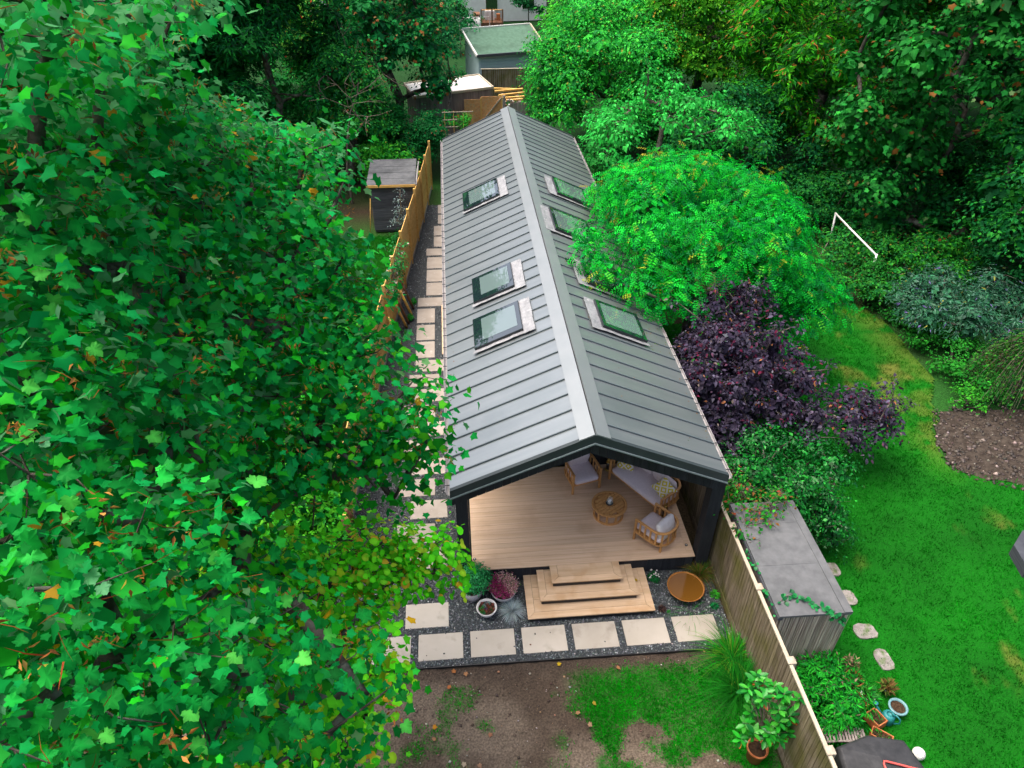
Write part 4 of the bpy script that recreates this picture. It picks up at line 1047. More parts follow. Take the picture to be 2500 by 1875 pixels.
# --- trees behind on the right
def bigtree(name, label, base, c, r, ncl, cr, cols, size, seed, tm=QUAD, tips=12, per=9, cw=None, accent=None, mat='foliage', low=-.55, spread=.3, r0=.25, extra=(), twig=.04, group=None, core=30, **kw):
    rg = np.random.default_rng(seed)
    cl = clumps(c, r, ncl, cr, rg, low=low, fill=.2) + list(extra)
    cols = np.array(cols) * 2.0
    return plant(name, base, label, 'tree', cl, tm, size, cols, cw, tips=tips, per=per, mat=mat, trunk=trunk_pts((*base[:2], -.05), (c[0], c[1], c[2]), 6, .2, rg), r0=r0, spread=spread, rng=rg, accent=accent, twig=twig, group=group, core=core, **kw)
def acc(p, col, p2=0, col2=None):
    def f(P, C, rng):
        r = rng.random(len(P)); C[r < p] = np.array(col)
        if p2: C[(r > p) & (r < p + p2)] = np.array(col2)
        return C
    return f
BG_ = 'trees behind the garden room'
bigtree('hawthorn_tree', 'mid green bushy hawthorn right of the roof ridge end, leaning over the blue shed', (9.5,30,0), (9.2,29.5,3.6), (4.0,4.4,3.9), 66, 1.25, [(.008,.17,.018),(.02,.25,.02),(.006,.11,.018),(.04,.30,.03)], .13, 61, cw=[3,3,3,1], accent=acc(.03,(.30,.30,.04)), group=BG_, tips=44, extra=[(5.9,31,3.2,.9,.9,.7),(5.6,30,2.3,.8,.8,.7),(6.2,33.5,4.2,.9,.9,.6),(6.0,28.5,2.0,.9,.9,.9)])
bigtree('field_maple', 'yellow-green tree at the top right of centre behind the hawthorn', (14.5,31,0), (14.4,30.5,6.2), (4.3,4.2,6.2), 72, 1.35, [(.03,.17,.008),(.06,.24,.01),(.012,.10,.008),(.10,.28,.012)], .115, 62, cw=[3,3,3,1], accent=acc(.04,(.38,.22,.02)), group=BG_, tips=42)
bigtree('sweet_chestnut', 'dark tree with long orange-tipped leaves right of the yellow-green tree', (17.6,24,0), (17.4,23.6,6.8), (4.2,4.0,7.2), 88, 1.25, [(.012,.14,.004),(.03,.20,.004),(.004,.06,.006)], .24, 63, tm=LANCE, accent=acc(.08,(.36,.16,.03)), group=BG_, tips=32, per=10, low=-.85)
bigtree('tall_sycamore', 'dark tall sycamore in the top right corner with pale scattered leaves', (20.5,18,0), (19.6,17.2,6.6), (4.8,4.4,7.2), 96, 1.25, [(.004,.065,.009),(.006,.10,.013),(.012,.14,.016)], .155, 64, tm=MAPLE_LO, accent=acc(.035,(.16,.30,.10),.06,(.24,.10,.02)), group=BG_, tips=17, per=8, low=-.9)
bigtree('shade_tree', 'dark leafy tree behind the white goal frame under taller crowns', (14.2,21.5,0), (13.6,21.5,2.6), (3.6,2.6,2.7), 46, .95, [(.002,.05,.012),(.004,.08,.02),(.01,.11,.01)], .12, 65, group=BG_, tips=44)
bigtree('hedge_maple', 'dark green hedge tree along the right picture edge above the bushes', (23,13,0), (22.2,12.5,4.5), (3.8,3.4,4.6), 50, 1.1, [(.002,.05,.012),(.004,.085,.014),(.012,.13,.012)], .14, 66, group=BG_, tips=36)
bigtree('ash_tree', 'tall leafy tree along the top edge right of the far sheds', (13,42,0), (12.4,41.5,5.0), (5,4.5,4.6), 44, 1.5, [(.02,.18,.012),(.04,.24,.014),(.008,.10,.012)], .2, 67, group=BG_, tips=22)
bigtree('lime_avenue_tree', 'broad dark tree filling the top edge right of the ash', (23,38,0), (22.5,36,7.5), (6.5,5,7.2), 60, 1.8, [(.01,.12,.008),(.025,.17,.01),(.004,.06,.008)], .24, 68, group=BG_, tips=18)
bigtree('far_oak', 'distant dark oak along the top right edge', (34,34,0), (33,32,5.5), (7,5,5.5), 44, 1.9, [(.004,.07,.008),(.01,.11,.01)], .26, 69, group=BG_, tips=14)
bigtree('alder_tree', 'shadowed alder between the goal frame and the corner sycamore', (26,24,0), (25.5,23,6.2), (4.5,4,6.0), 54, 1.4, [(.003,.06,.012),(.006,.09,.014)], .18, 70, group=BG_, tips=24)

# understorey along the far side of the lawn
def bush(name, label, c, r, ncl, cr, cols, size, seed, tm=QUAD, tips=60, per=8, cat='bush', accent=None, mat='foliage', cw=None, low=-.5, **kw):
    rg = np.random.default_rng(seed)
    cl = clumps(c, r, ncl, cr, rg, low=low, fill=.25)
    cols = np.array(cols) * 1.8
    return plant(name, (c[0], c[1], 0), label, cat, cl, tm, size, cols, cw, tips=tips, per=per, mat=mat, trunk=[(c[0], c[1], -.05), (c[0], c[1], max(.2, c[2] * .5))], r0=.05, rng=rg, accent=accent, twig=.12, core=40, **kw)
bush('buddleia', 'grey-green buddleia with small lilac flowers beside the lawn', (17.4,10.6,1.1), (2.3,1.9,1.2), 34, .62, [(.014,.075,.032),(.024,.10,.05),(.008,.045,.024),(.045,.105,.07)], .13, 71, tm=LANCE, accent=acc(.02,(.16,.12,.34),.01,(.3,.3,.05)), cat='shrub', tips=80)
bush('laurel_hedge_bush', 'dark tangle of ivy and bush below the goal frame', (15.8,14.2,.85), (1.8,2.3,1.0), 34, .55, [(.004,.075,.014),(.008,.11,.014),(.02,.14,.012)], .085, 72, accent=acc(.03,(.22,.09,.03)))
bush('goal_ivy', 'ivy clump swallowing the near post of the white goal', (15.45,12.8,.95), (.45,.3,.85), 14, .3, [(.006,.09,.010),(.012,.12,.012)], .08, 88)
bush('bramble_bank', 'mixed green bramble bank between goal frame and buddleia', (17.6,13.6,1.0), (2.3,1.7,1.1), 30, .6, [(.008,.11,.008),(.02,.15,.008),(.004,.07,.012)], .085, 73, accent=acc(.04,(.26,.20,.03)))
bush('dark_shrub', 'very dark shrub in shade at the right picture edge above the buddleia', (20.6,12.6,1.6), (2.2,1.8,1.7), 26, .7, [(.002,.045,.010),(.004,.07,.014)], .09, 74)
bush('low_hedge_plant', 'low green planting between the buddleia and the dark soil bed', (16.35,9.0,.4), (1.1,2.3,.6), 44, .42, [(.008,.11,.010),(.015,.15,.012)], .07, 75)
bush('ivy_groundcover', 'low ivy ground cover along the far right lawn edge', (16.0,12.1,.2), (.6,1.3,.4), 18, .36, [(.006,.09,.010),(.012,.12,.012)], .07, 87)
bush('border_perennial', 'yellow-green leafy clump beside the soil bed at the lawn edge', (15.6,6.9,.3), (.8,.6,.4), 10, .3, [(.03,.20,.012),(.015,.14,.012)], .06, 76)
bush('nettle_patch', 'yellow-green undergrowth below the sycamore beside the left fence', (-3.4,3.6,.9), (1.9,3.0,1.1), 40, .75, [(.02,.20,.008),(.05,.27,.01),(.01,.12,.012)], .11, 85)
bush('dogwood_bush', 'green undergrowth under the sycamore further along the left fence', (-3.6,9.5,1.0), (1.9,3.2,1.2), 40, .8, [(.01,.16,.01),(.02,.2,.012)], .11, 86)
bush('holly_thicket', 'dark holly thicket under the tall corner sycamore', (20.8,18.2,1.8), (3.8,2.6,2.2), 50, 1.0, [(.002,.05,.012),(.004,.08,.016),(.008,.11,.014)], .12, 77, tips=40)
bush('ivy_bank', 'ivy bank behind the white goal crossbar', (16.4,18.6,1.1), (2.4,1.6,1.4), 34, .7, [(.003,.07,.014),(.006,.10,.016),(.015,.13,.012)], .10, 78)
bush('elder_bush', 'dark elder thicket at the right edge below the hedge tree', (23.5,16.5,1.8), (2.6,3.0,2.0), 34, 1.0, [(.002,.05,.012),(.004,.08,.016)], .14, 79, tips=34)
bush('hazel_thicket', 'green thicket between the hawthorn and the chestnut trunks', (12.6,25.5,1.6), (3.0,2.2,1.9), 40, .95, [(.006,.10,.012),(.012,.15,.014),(.003,.06,.012)], .13, 80, tips=38)
bush('snowberry_bush', 'green thicket below the hawthorn beside the far roof corner', (8.2,25.2,1.1), (1.5,1.6,1.3), 24, .6, [(.006,.11,.016),(.012,.15,.02)], .10, 81)
bush('elm_thicket', 'thicket under the chestnut and yellow-green tree', (17.2,28,1.8), (3.2,2.4,2.2), 36, 1.0, [(.004,.08,.012),(.01,.12,.012)], .15, 82, tips=30)
bush('lilac_thicket', 'dark thicket under the rusty-seeded tree left of the cabin', (-2.6,28.2,1.6), (2.2,1.6,1.8), 36, .8, [(.004,.09,.016),(.008,.13,.02)], .12, 83, tips=40)
bush('privet_thicket', 'thicket behind the conifer at the left', (-6,30,2), (4,2.5,2.2), 36, 1.2, [(.004,.08,.014),(.008,.12,.018)], .16, 84, tips=26)
# weeping shrub
rw = np.random.default_rng(81)
root = empty('weeping_shrub', (17.2,7.2,0), 'weeping shrub with trailing stems, green outside and brown beneath, at the right edge', 'shrub')
mb = MB(); Pp = []; Tt = []
for i in range(170):
    a = rw.uniform(0, 2*math.pi); R = rw.uniform(.7, 1.8); z0 = rw.uniform(1.7, 2.1)
    pts = [np.array((17.2, 7.2, z0)) + np.array([math.cos(a) * R * t, math.sin(a) * R * t * .9, .3 * math.sin(math.pi * t * .7) - 1.75 * t ** 2.2]) for t in np.linspace(0, 1, 7)]
    mb.tube(pts, np.linspace(.012, .003, 7), 3, cap=False)
    for p, q in zip(pts[1:], pts[:-1]):
        for _ in range(7): Pp.append(q + (p - q) * rw.random() + rw.normal(size=3) * .05); Tt.append(p - q)
mb.tube([(17.2,7.2,-.05),(17.2,7.2,1.0),(17.2,7.2,1.9)], [.07,.05,.04], 6); mb.build('trunk', M['twig'], root)
Pp = np.array(Pp); n = len(Pp)
cc = pal(n, [(.02,.15,.015),(.05,.20,.02),(.008,.09,.012)], rng=rw); k = (Pp[:, 2] < 1.0) & (Pp[:, 0] > 16.6) & (rw.random(n) < .7); cc[k] = np.array([.15,.07,.03])
V, T, C = scatter(QUAD, Pp, unit(rdir(n, rw) + np.array([0,0,.8])), unit(np.array(Tt) + .5 * rdir(n, rw) * .2), .085, cc)
o = bpy.data.objects.new('foliage', tris_mesh('foliage', V - np.array([17.2,7.2,0]), T, C, M['foliage'])); o.parent = root; COL.objects.link(o); tag(o, kind='stuff')

# --- left background
BL = 'trees beyond the left fence'
bigtree('yew_tree', 'dense dark conifer left of the ivy-clad tree, feathery sprays', (-7.0,26,0), (-6.6,25.5,6.2), (3.8,3.4,6.4), 72, 1.1, [(.002,.065,.010),(.006,.11,.014),(.001,.035,.010)], .24, 91, tm=LANCE, tips=40, per=11, group=BL, r0=.2)
bigtree('rowan_tree', 'dark tree with rusty seed clusters at the top left of the roof ridge', (-1.6,31,0), (-1.5,30.5,6.0), (3.3,3.6,6.0), 70, 1.15, [(.004,.10,.022),(.008,.15,.03),(.002,.06,.018),(.02,.2,.04)], .14, 92, tm=MAPLE_LO, tips=15, per=8, group=BL, accent=acc(.10,(.30,.11,.03),.05,(.36,.22,.08)), extra=[(.5,30.6,2.9,.7,.6,.5),(1.1,30.9,2.7,.5,.5,.4),(1.3,30.5,3.4,.7,.7,.5),(1.9,31.5,3.4,.5,.5,.4),(1.0,28.5,2.2,.7,.7,.6),(.6,27.5,1.6,.7,.7,.6)])
bigtree('ivy_tree', 'ivy-covered tree between the conifer and the rusty-seeded tree', (-3.6,25.6,0), (-3.4,25.4,3.2), (1.9,1.8,3.2), 40, .85, [(.004,.09,.018),(.01,.14,.02),(.03,.20,.02)], .11, 93, tips=46, per=8, group=BL, accent=acc(.03,(.25,.10,.04)))
bush('philadelphus_bush', 'bright green bush behind the dark felt shed', (-1.9,24.0,1.5), (1.5,.9,1.3), 20, .55, [(.02,.22,.012),(.01,.15,.018),(.05,.28,.015)], .085, 94, accent=acc(.02,(.45,.40,.05)))
bush('dark_ivy_bush', 'dark ivy mound beside the far left corner of the roof', (.0,26.2,1.6), (1.1,1.4,1.5), 22, .6, [(.003,.07,.016),(.006,.11,.022)], .09, 95, accent=acc(.04,(.22,.06,.03)))
bush('trellis_climber', 'green climber on the wooden trellis behind the roof', (1.7,26.75,1.6), (.7,.2,1.35), 20, .32, [(.015,.18,.015),(.03,.24,.018)], .07, 96, cat='climber', low=-.9)
bigtree('back_birch', 'grey-green tree at the top edge left of the white laundry', (.4,44,0), (.6,43.5,4.2), (2.6,3,4.0), 34, 1.1, [(.006,.09,.028),(.012,.13,.04),(.02,.17,.05)], .17, 97, group=BL, tips=26)
bigtree('back_ash', 'tall dark tree along the top left edge', (-10,40,0), (-9.5,39,5), (5,4.5,4.8), 40, 1.6, [(.004,.08,.016),(.01,.13,.02)], .22, 98, group=BL, tips=18)
bigtree('red_berry_tree', 'tree with scattered red berries at the top left edge', (-5.4,36,0), (-5.2,35.5,5.2), (3.2,3,5.0), 44, 1.2, [(.006,.11,.016),(.015,.16,.018),(.07,.2,.02)], .16, 99, group=BL, tips=26, accent=acc(.025,(.55,.03,.01),.05,(.25,.2,.03)))
bigtree('left_garden_tree', 'green garden tree low behind the left sycamore', (-5.2,15.5,0), (-5.0,15.2,1.9), (2.3,2.5,1.9), 30, .85, [(.006,.13,.02),(.015,.19,.02),(.003,.07,.02)], .14, 100, group=BL, tips=40)
bigtree('sky_blocking_tree', 'broad tree added at the left to block sky glare on the roof', (-12,24,0), (-11.5,24,6.8), (5,5,6.4), 60, 1.7, [(.004,.08,.016),(.008,.12,.02)], .22, 101, group=BL, tips=16)  # added tree: cuts sky glare on the roof, mirrored in its windows
# dead branches in front of the conifer
mb = MB(); rd = np.random.default_rng(5)
rootd = empty('dead_tree', (-3.4,23.2,0), 'bare dead branching stems against the dark conifer', 'dead tree')
def fork(p, d, L, r, k):
    q = p + d * L; mb.tube([p, (p + q) / 2 + rd.normal(size=3) * .05 * L, q], [r, r * .8, r * .6], 5, cap=False)
    if k == 0: return
    for _ in range(3):
        nd = unit(d + .75 * rd.normal(size=3) * np.array([1,.6,.7])); fork(q, nd, L * rd.uniform(.55, .8), r * .6, k - 1)
fork(np.array([-3.4,23.2,-.05]), np.array([.05,0,1.0]), 2.9, .06, 4)
mb.build('stem', M['twig'], rootd)
# clump behind the far fences
for i, (c, r, lab, cols) in enumerate([((8.3,60,2.6),(1.6,1.6,2.8),'dark pointed conifer right of the far brown balcony',[(.002,.05,.014),(.005,.08,.02)]),
      ((10.5,56,1.2),(1.6,1.4,1.4),'bright green shrub by the far grey fence',[(.03,.25,.02),(.05,.3,.03)]),
      ((15,58,2.2),(3.4,2.5,2.4),'green shrubs at the top edge right of the far fence',[(.02,.16,.02),(.01,.1,.015)]),
      ((1.6,52,2.0),(1.6,1.5,2.2),'green bush left of the far white laundry',[(.01,.10,.02),(.02,.15,.03)])]):
    bush(['far_conifer','far_shrub','far_hedge','far_bush'][i], lab, c, r, 26, r[0] * .45, cols, .16, 110 + i, tips=12, per=8, cat='shrub')
# distant wooded backdrop beyond the houses
rg = np.random.default_rng(131)
cl = []
for i in range(150):
    x_ = rg.uniform(-75, 95); y_ = rg.uniform(66, 105)
    if -4 < x_ < 16 and y_ < 74: continue
    cl.append((x_, y_, rg.uniform(1, 5), 4, 3.5, 3.2))
for i in range(60):
    x_ = rg.choice([rg.uniform(-45, -16), rg.uniform(30, 60)]); y_ = rg.uniform(30, 66); cl.append((x_, y_, rg.uniform(1, 5), 3.5, 3.5, 3))
P, Nn, Tp, TT, cid = crown(cl, 3, 8, rg, spread=.7)
n = len(P)
V, T, C = scatter(QUAD, P, Nn, Tp, np.full(n, .62), pal(n, [(.005,.09,.012),(.012,.13,.014),(.003,.06,.012),(.03,.16,.014)], rng=rg))
o = bpy.data.objects.new('far_wood', tris_mesh('far_wood', V, T, C, M['foliage'])); COL.objects.link(o); tag(o, 'far-off mass of trees beyond the gardens', 'wood', kind='stuff')

# ------------------------------------------------------------------ porch furniture
def rail_path(W, D, r, n=7):
    p = [(-W/2, -D/2)]
    p += [(-W/2, D/2 - r)]
    for i in range(1, n): a = math.pi - math.pi/2 * i / n; p.append((-W/2 + r + r * math.cos(a), D/2 - r + r * math.sin(a)))
    p.append((-W/2 + r, D/2)); p.append((W/2 - r, D/2))
    for i in range(1, n): a = math.pi/2 - math.pi/2 * i / n; p.append((W/2 - r + r * math.cos(a), D/2 - r + r * math.sin(a)))
    p += [(W/2, D/2 - r), (W/2, -D/2)]
    return p
def along(p, d):
    for a, b in zip(p[:-1], p[1:]):
        L = math.hypot(b[0]-a[0], b[1]-a[1])
        if d <= L: return (a[0] + (b[0]-a[0]) * d / L, a[1] + (b[1]-a[1]) * d / L, math.atan2(b[1]-a[1], b[0]-a[0]))
        d -= L
    return (*p[-1], 0)
def ribbon(m, pts, w, h):
    n = len(pts); vs = []; fs = []
    for i, (x_, y_, z_) in enumerate(pts):
        a = pts[max(i-1, 0)]; b = pts[min(i+1, n-1)]; t = Vector((b[0]-a[0], b[1]-a[1], 0)).normalized(); s = Vector((-t.y, t.x, 0))
        for j, k in ((-1,-1),(1,-1),(1,1),(-1,1)): vs.append((x_ + s.x*j*w/2, y_ + s.y*j*w/2, z_ + k*h/2))
    for i in range(n - 1):
        for k in range(4): fs.append((i*4+k, i*4+(k+1)%4, (i+1)*4+(k+1)%4, (i+1)*4+k))
    fs += [(0,1,2,3), tuple((n-1)*4+k for k in (3,2,1,0))]
    return m.add(vs, fs)
def seat(name, label, cat, loc, rz, W, D=.76, nback=1, group=None):
    o = empty(name, loc, label, cat, group, rz)
    p = rail_path(W, D, .30)
    tot = sum(math.hypot(b[0]-a[0], b[1]-a[1]) for a, b in zip(p[:-1], p[1:]))
    ribbon(MB(), [(x_, y_, .62) for x_, y_ in p], .055, .035).build('top_rail', M['teak'], o, True, bevel=.006)
    ribbon(MB(), [(x_, y_, .25) for x_, y_ in p], .03, .05).build('lower_rail', M['teak'], o, True)
    sl = MB().box(-.022, .022, -.008, .008, .275, .603).mesh('slat', M['teak'])
    ns = int(tot / .135)
    for i in range(1, ns):
        x_, y_, a_ = along(p, tot * i / ns)
        s = inst('slat', sl, (0,0,0)); s.parent = o; s.location = (x_, y_, 0); s.rotation_euler = (0, 0, a_)
    for x_, y_ in ((-W/2, -D/2 + .02), (W/2, -D/2 + .02), (-W/2 + .12, D/2 - .10), (W/2 - .12, D/2 - .10)):
        MB().box(x_ - .025, x_ + .025, y_ - .022, y_ + .022, 0, .603 if y_ < 0 else .26).build('leg', M['teak'], o, True, bevel=.004)
    MB().box(-W/2 + .02, W/2 - .02, -D/2 + .03, D/2 - .12, .225, .275).build('seat_frame', M['teak'], o, True)
    MB().pillow((0, -.06, .355), W/2 - .03, D/2 - .03, .075, .22).build('seat_cushion', M['fabric'], o, True)
    for i in range(nback):
        w = (W - .12) / nback; cx = -W/2 + .06 + w * (i + .5)
        R = Matrix.Rotation(math.radians(-72), 3, 'X')
        MB().pillow((cx, D/2 - .20, .56), w/2 - .01, .22, .08, .3, M=R).build('back_cushion', M['fabric'] if cat != 'armchair' or group is None else M['fabric'], o, True)
    return o
seat('armchair', 'teak slatted armchair facing out, by the dark back wall left of the sofa', 'armchair', (3.90,4.32,.452), math.radians(14.7), .70)
c2 = seat('armchair', 'teak barrel-back armchair near the deck front, seen from behind, white cushion inside', 'armchair', (5.32,2.33,.452), math.radians(-141.5), .70)
for ch in c2.children:
    if ch.name.startswith('back_cushion'): ch.data.materials[0] = M['whitefab']
seat('sofa', 'teak slatted garden sofa with lilac grey cushions angled across the porch corner', 'sofa', (5.40,3.84,.452), math.radians(-57.2), 1.66, .80, 2)
def throw(name, label, loc, rot, s=.23):
    n = 14; vs = []; fs = []
    for sg in (1, -1):
        for j in range(n + 1):
            for i in range(n + 1):
                u = -1 + 2*i/n; v = -1 + 2*j/n
                pin = 1 - .10 * (1 - abs(u)) * abs(v)**3 - .0; pin2 = 1 - .10 * (1 - abs(v)) * abs(u)**3
                vs.append((u*s*pin2, v*s*pin, sg * .075 * (1 - u**4)**.7 * (1 - v**4)**.7))
    m = (n+1)**2
    for j in range(n):
        for i in range(n):
            a = j*(n+1)+i; fs.append((a, a+1, a+n+2, a+n+1)); fs.append((m+a, m+a+n+1, m+a+n+2, m+a+1))
    o = MB().add(vs, fs, True).build(name, M['mustard'], label=label, cat='cushion')
    o.location = loc; o.rotation_euler = rot
    return o
throw('throw_cushion', 'mustard and white diamond cushion lying against the far sofa end', (5.0,4.36,.98), (math.radians(48), math.radians(-12), math.radians(-32)))
throw('throw_cushion', 'mustard and white diamond cushion propped on its corner at the near sofa end', (5.66,3.28,1.08), (math.radians(66), math.radians(40), math.radians(-42)), .22)
# coffee table
TX, TY, TZ, TR = 4.385, 3.17, .452, .41
tb = empty('coffee_table', (TX, TY, TZ), 'round slatted teak coffee table with open drum base', 'table')
H = .36
def ring(r0, r1, z0, z1, n=40): return MB().lathe([(r0,z0),(r1,z0),(r1,z1),(r0,z1),(r0,z0)], (0,0,0), n, False)
ring(TR - .055, TR, H - .035, H).build('rim', M['teak'], tb, True, bevel=.005)
ring(.075, .10, H - .03, H - .001, 24).build('centre_ring', M['teak'], tb, True)
ca, sa = math.cos(.62), math.sin(.62)
for i in range(-4, 5):
    c = i * .078; w = .034; R = TR - .058; lo = math.sqrt(max(R*R - (abs(c) + w)**2, 0.0004))
    spans = [(-lo, lo)]
    if abs(c) < .10:
        k = math.sqrt(max(.103**2 - max(abs(c) - w, 0)**2, 0)); spans = [(-lo, -k), (k, lo)]
    for a, b in spans:
        pts = [(a, c - w), (b, c - w), (b, c + w), (a, c + w)]
        MB().prism([(x_*ca - y_*sa, x_*sa + y_*ca) for x_, y_ in pts], H - .028, H - .004).build('slat', M['teak'], tb, True)
ring(TR - .10, TR - .055, .0, .035).build('base_ring', M['teak'], tb, True)
ring(TR - .10, TR - .05, H - .075, H - .037).build('apron', M['teak'], tb, True)
for i in range(10):
    a = 2*math.pi*i/10; u = MB().beam(((TR-.078)*math.cos(a), (TR-.078)*math.sin(a), .036), ((TR-.072)*math.cos(a), (TR-.072)*math.sin(a), H - .076), .05, .02, (math.cos(a), math.sin(a), 0)).build('upright', M['teak'], tb, True)
ln = empty('candle_lantern', (TX, TY, TZ + H), 'glass hurricane lantern with a white candle on the coffee table', 'lantern')
MB().lathe([(0,.004),(.075,.004),(.085,.012),(.085,.02),(.07,.02),(.068,.012),(0,.012)], n=24).build('tray', M['black'], ln, True)
MB().lathe([(0,.012),(.028,.012),(.03,.125),(.018,.132),(0,.128)], n=18).build('candle', M['whitep'], ln, True)
MB().lathe([(.062,.02),(.072,.08),(.066,.16),(.05,.2),(.047,.2),(.063,.16),(.069,.08),(.059,.02)], n=24).build('glass', M['clear'], ln, True)
hp = [(.075*math.cos(a), 0, .08 + .17*math.sin(a)) for a in np.linspace(0, math.pi, 13)]
MB().tube(hp, .004, 5).build('handle', M['brass'], ln, True)
for nm, lab, loc in (('floor_lantern', 'tall brass and black lantern between armchair and sofa at the back wall', (4.66,4.66,.452)), ('floor_lantern', 'brass-topped lantern beside the near sofa end behind the armchair', (5.66,2.98,.452))):
    f = empty(nm, loc, lab, 'lantern')
    MB().lathe([(0,0),(.075,0),(.075,.025),(.06,.04),(.05,.045)], n=20).build('base', M['brass'], f, True)
    MB().lathe([(.05,.045),(.054,.12),(.05,.26),(.045,.26)], n=20).build('chimney', M['doorglass'], f, True)
    MB().lathe([(.066,.26),(.066,.275),(.045,.30),(.05,.32),(.025,.34),(.025,.37),(0,.375)], n=20).build('cap', M['brass'], f, True)
    MB().tube([(.05*math.cos(a), 0, .37 + .06*math.sin(a)) for a in np.linspace(0, math.pi, 9)], .005, 5).build('handle', M['brass'], f, True)
    for a in (0, 2.1, 4.2): MB().beam((.06*math.cos(a), .06*math.sin(a), .03), (.06*math.cos(a), .06*math.sin(a), .265), .01, .01).build('upright', M['black'], f, True)

# ------------------------------------------------------------------ pots and planting by the steps
def pot(prof, loc, mat, parent, n=28, soil=None, name='pot'):
    MB().lathe(prof, loc, n).build(name, mat, parent)
    if soil: MB().lathe([(0, soil[1] + .02), (soil[0]*.6, soil[1] + .012), (soil[0], soil[1])], loc, n).build('compost', M['soil'], parent)
def spray(root, tm, P, Nn, Tp, size, cols, mat='foliage', name='foliage', wid=None, cw=None, var=.2, rng=RNG):
    n = len(P)
    V, T, C = scatter(tm, P, Nn, Tp, size, pal(n, cols, cw, var, rng), wid=wid)
    o = bpy.data.objects.new(name, tris_mesh(name, V - np.array(WLOC(root)), T, C, M[mat])); o.parent = root; COL.objects.link(o); return tag(o, kind='stuff')
def ball(c, r, n, rng=RNG, low=-.3, inner=.35):
    d = rdir(n * 2, rng); d = d[d[:, 2] > low][:n]
    k = (inner + (1 - inner) * rng.random((len(d), 1)) ** .6) * (.85 + .3 * rng.random((len(d), 1)))
    return np.array(c) + d * np.array(r) * k, d
rg = np.random.default_rng(210)
a = empty('potted_shrub', (1.15,1.50,0), 'bushy bright green plant in a pale pot at the foot of the left post', 'potted plant')
pot([(0,.01),(.15,.01),(.19,.12),(.21,.28),(.19,.28),(.17,.2),(0,.2)], (1.15,1.46,0), M['potgrey'], a, soil=(.18,.2))
P, d = ball((1.20,1.54,.52), (.36,.34,.36), 2400, rg, -.6)
spray(a, OVAL, P, unit(d + rdir(len(P), rg) * .7 + np.array([0,0,.8])), unit(d + rdir(len(P), rg) * .6), .045, [(.03,.33,.09),(.07,.45,.16),(.015,.22,.05)], rng=rg)
MB().tube([(1.15,1.46,.2),(1.2,1.52,.5)], [.02,.01], 5).build('stem', M['twig'], a)
a = empty('heather_pot', (1.80,1.42,0), 'pink and white flowering heather in a speckled bowl left of the steps', 'potted plant')
pot([(0,.01),(.14,.01),(.22,.08),(.275,.22),(.265,.23),(.245,.21),(.2,.13),(0,.13)], (1.80,1.42,0), M['potgrey'], a, soil=(.235,.19))
n = 620
th = rg.uniform(0, 2*math.pi, n); q = np.sqrt(rg.random(n)); pos = np.stack([1.80 + .21*q*np.cos(th), 1.42 + .21*q*np.sin(th), np.full(n, .20)], 1)
tip = unit(np.stack([.55*q*np.cos(th), .55*q*np.sin(th), np.ones(n)], 1) + .16*rg.normal(size=(n, 3)))
right = (pos[:, 0] > 1.80 + .02*rg.normal(size=n) - (pos[:, 1] - 1.42) * .5)
for msk, cols in ((~right, [(.42,.03,.17),(.60,.08,.30),(.30,.03,.12),(.08,.18,.05)]), (right, [(.72,.40,.44),(.78,.58,.54),(.50,.18,.26),(.14,.24,.08)])):
    sp = pos[msk]; st_ = tip[msk]; m_ = 9; L = rg.uniform(.20, .30, len(sp))
    P = np.repeat(sp, m_, 0) + np.repeat(st_ * L[:, None], m_, 0) * rg.uniform(.25, 1, (len(sp)*m_, 1)); N_ = len(P)
    spray(a, QUAD, P, rdir(N_, rg), unit(np.repeat(st_, m_, 0) + .7*rdir(N_, rg)), .030, cols, name='flower_spikes', rng=rg)
a = empty('succulent_bowl', (1.42,1.02,0), 'white bowl of green and purple succulents left of the steps', 'potted plant')
pot([(0,.01),(.10,.01),(.17,.08),(.22,.20),(.215,.215),(.195,.205),(.15,.12),(0,.12)], (1.42,1.02,0), M['ceram'], a, soil=(.195,.165))
for i in range(26):
    t_ = rg.uniform(0, 2*math.pi); q_ = .155 * math.sqrt(rg.random()); c = np.array((1.42 + q_*math.cos(t_), 1.02 + q_*math.sin(t_), .18))
    n = 26; ang = np.arange(n) * 2.4; el = np.linspace(.15, 1.3, n); dirs = np.stack([np.cos(ang)*np.cos(el), np.sin(ang)*np.cos(el), np.sin(el)], 1)
    cs = [[(.03,.22,.03)], [(.20,.28,.27)], [(.13,.07,.13)], [(.22,.07,.05)], [(.02,.15,.06)]][rg.integers(5)]
    spray(a, OVAL, np.repeat(c[None], n, 0), unit(np.cross(dirs, np.cross(np.array([0,0,1.0]), dirs)) + .01), dirs, rg.uniform(.035, .055), cs, name='rosette', rng=rg)
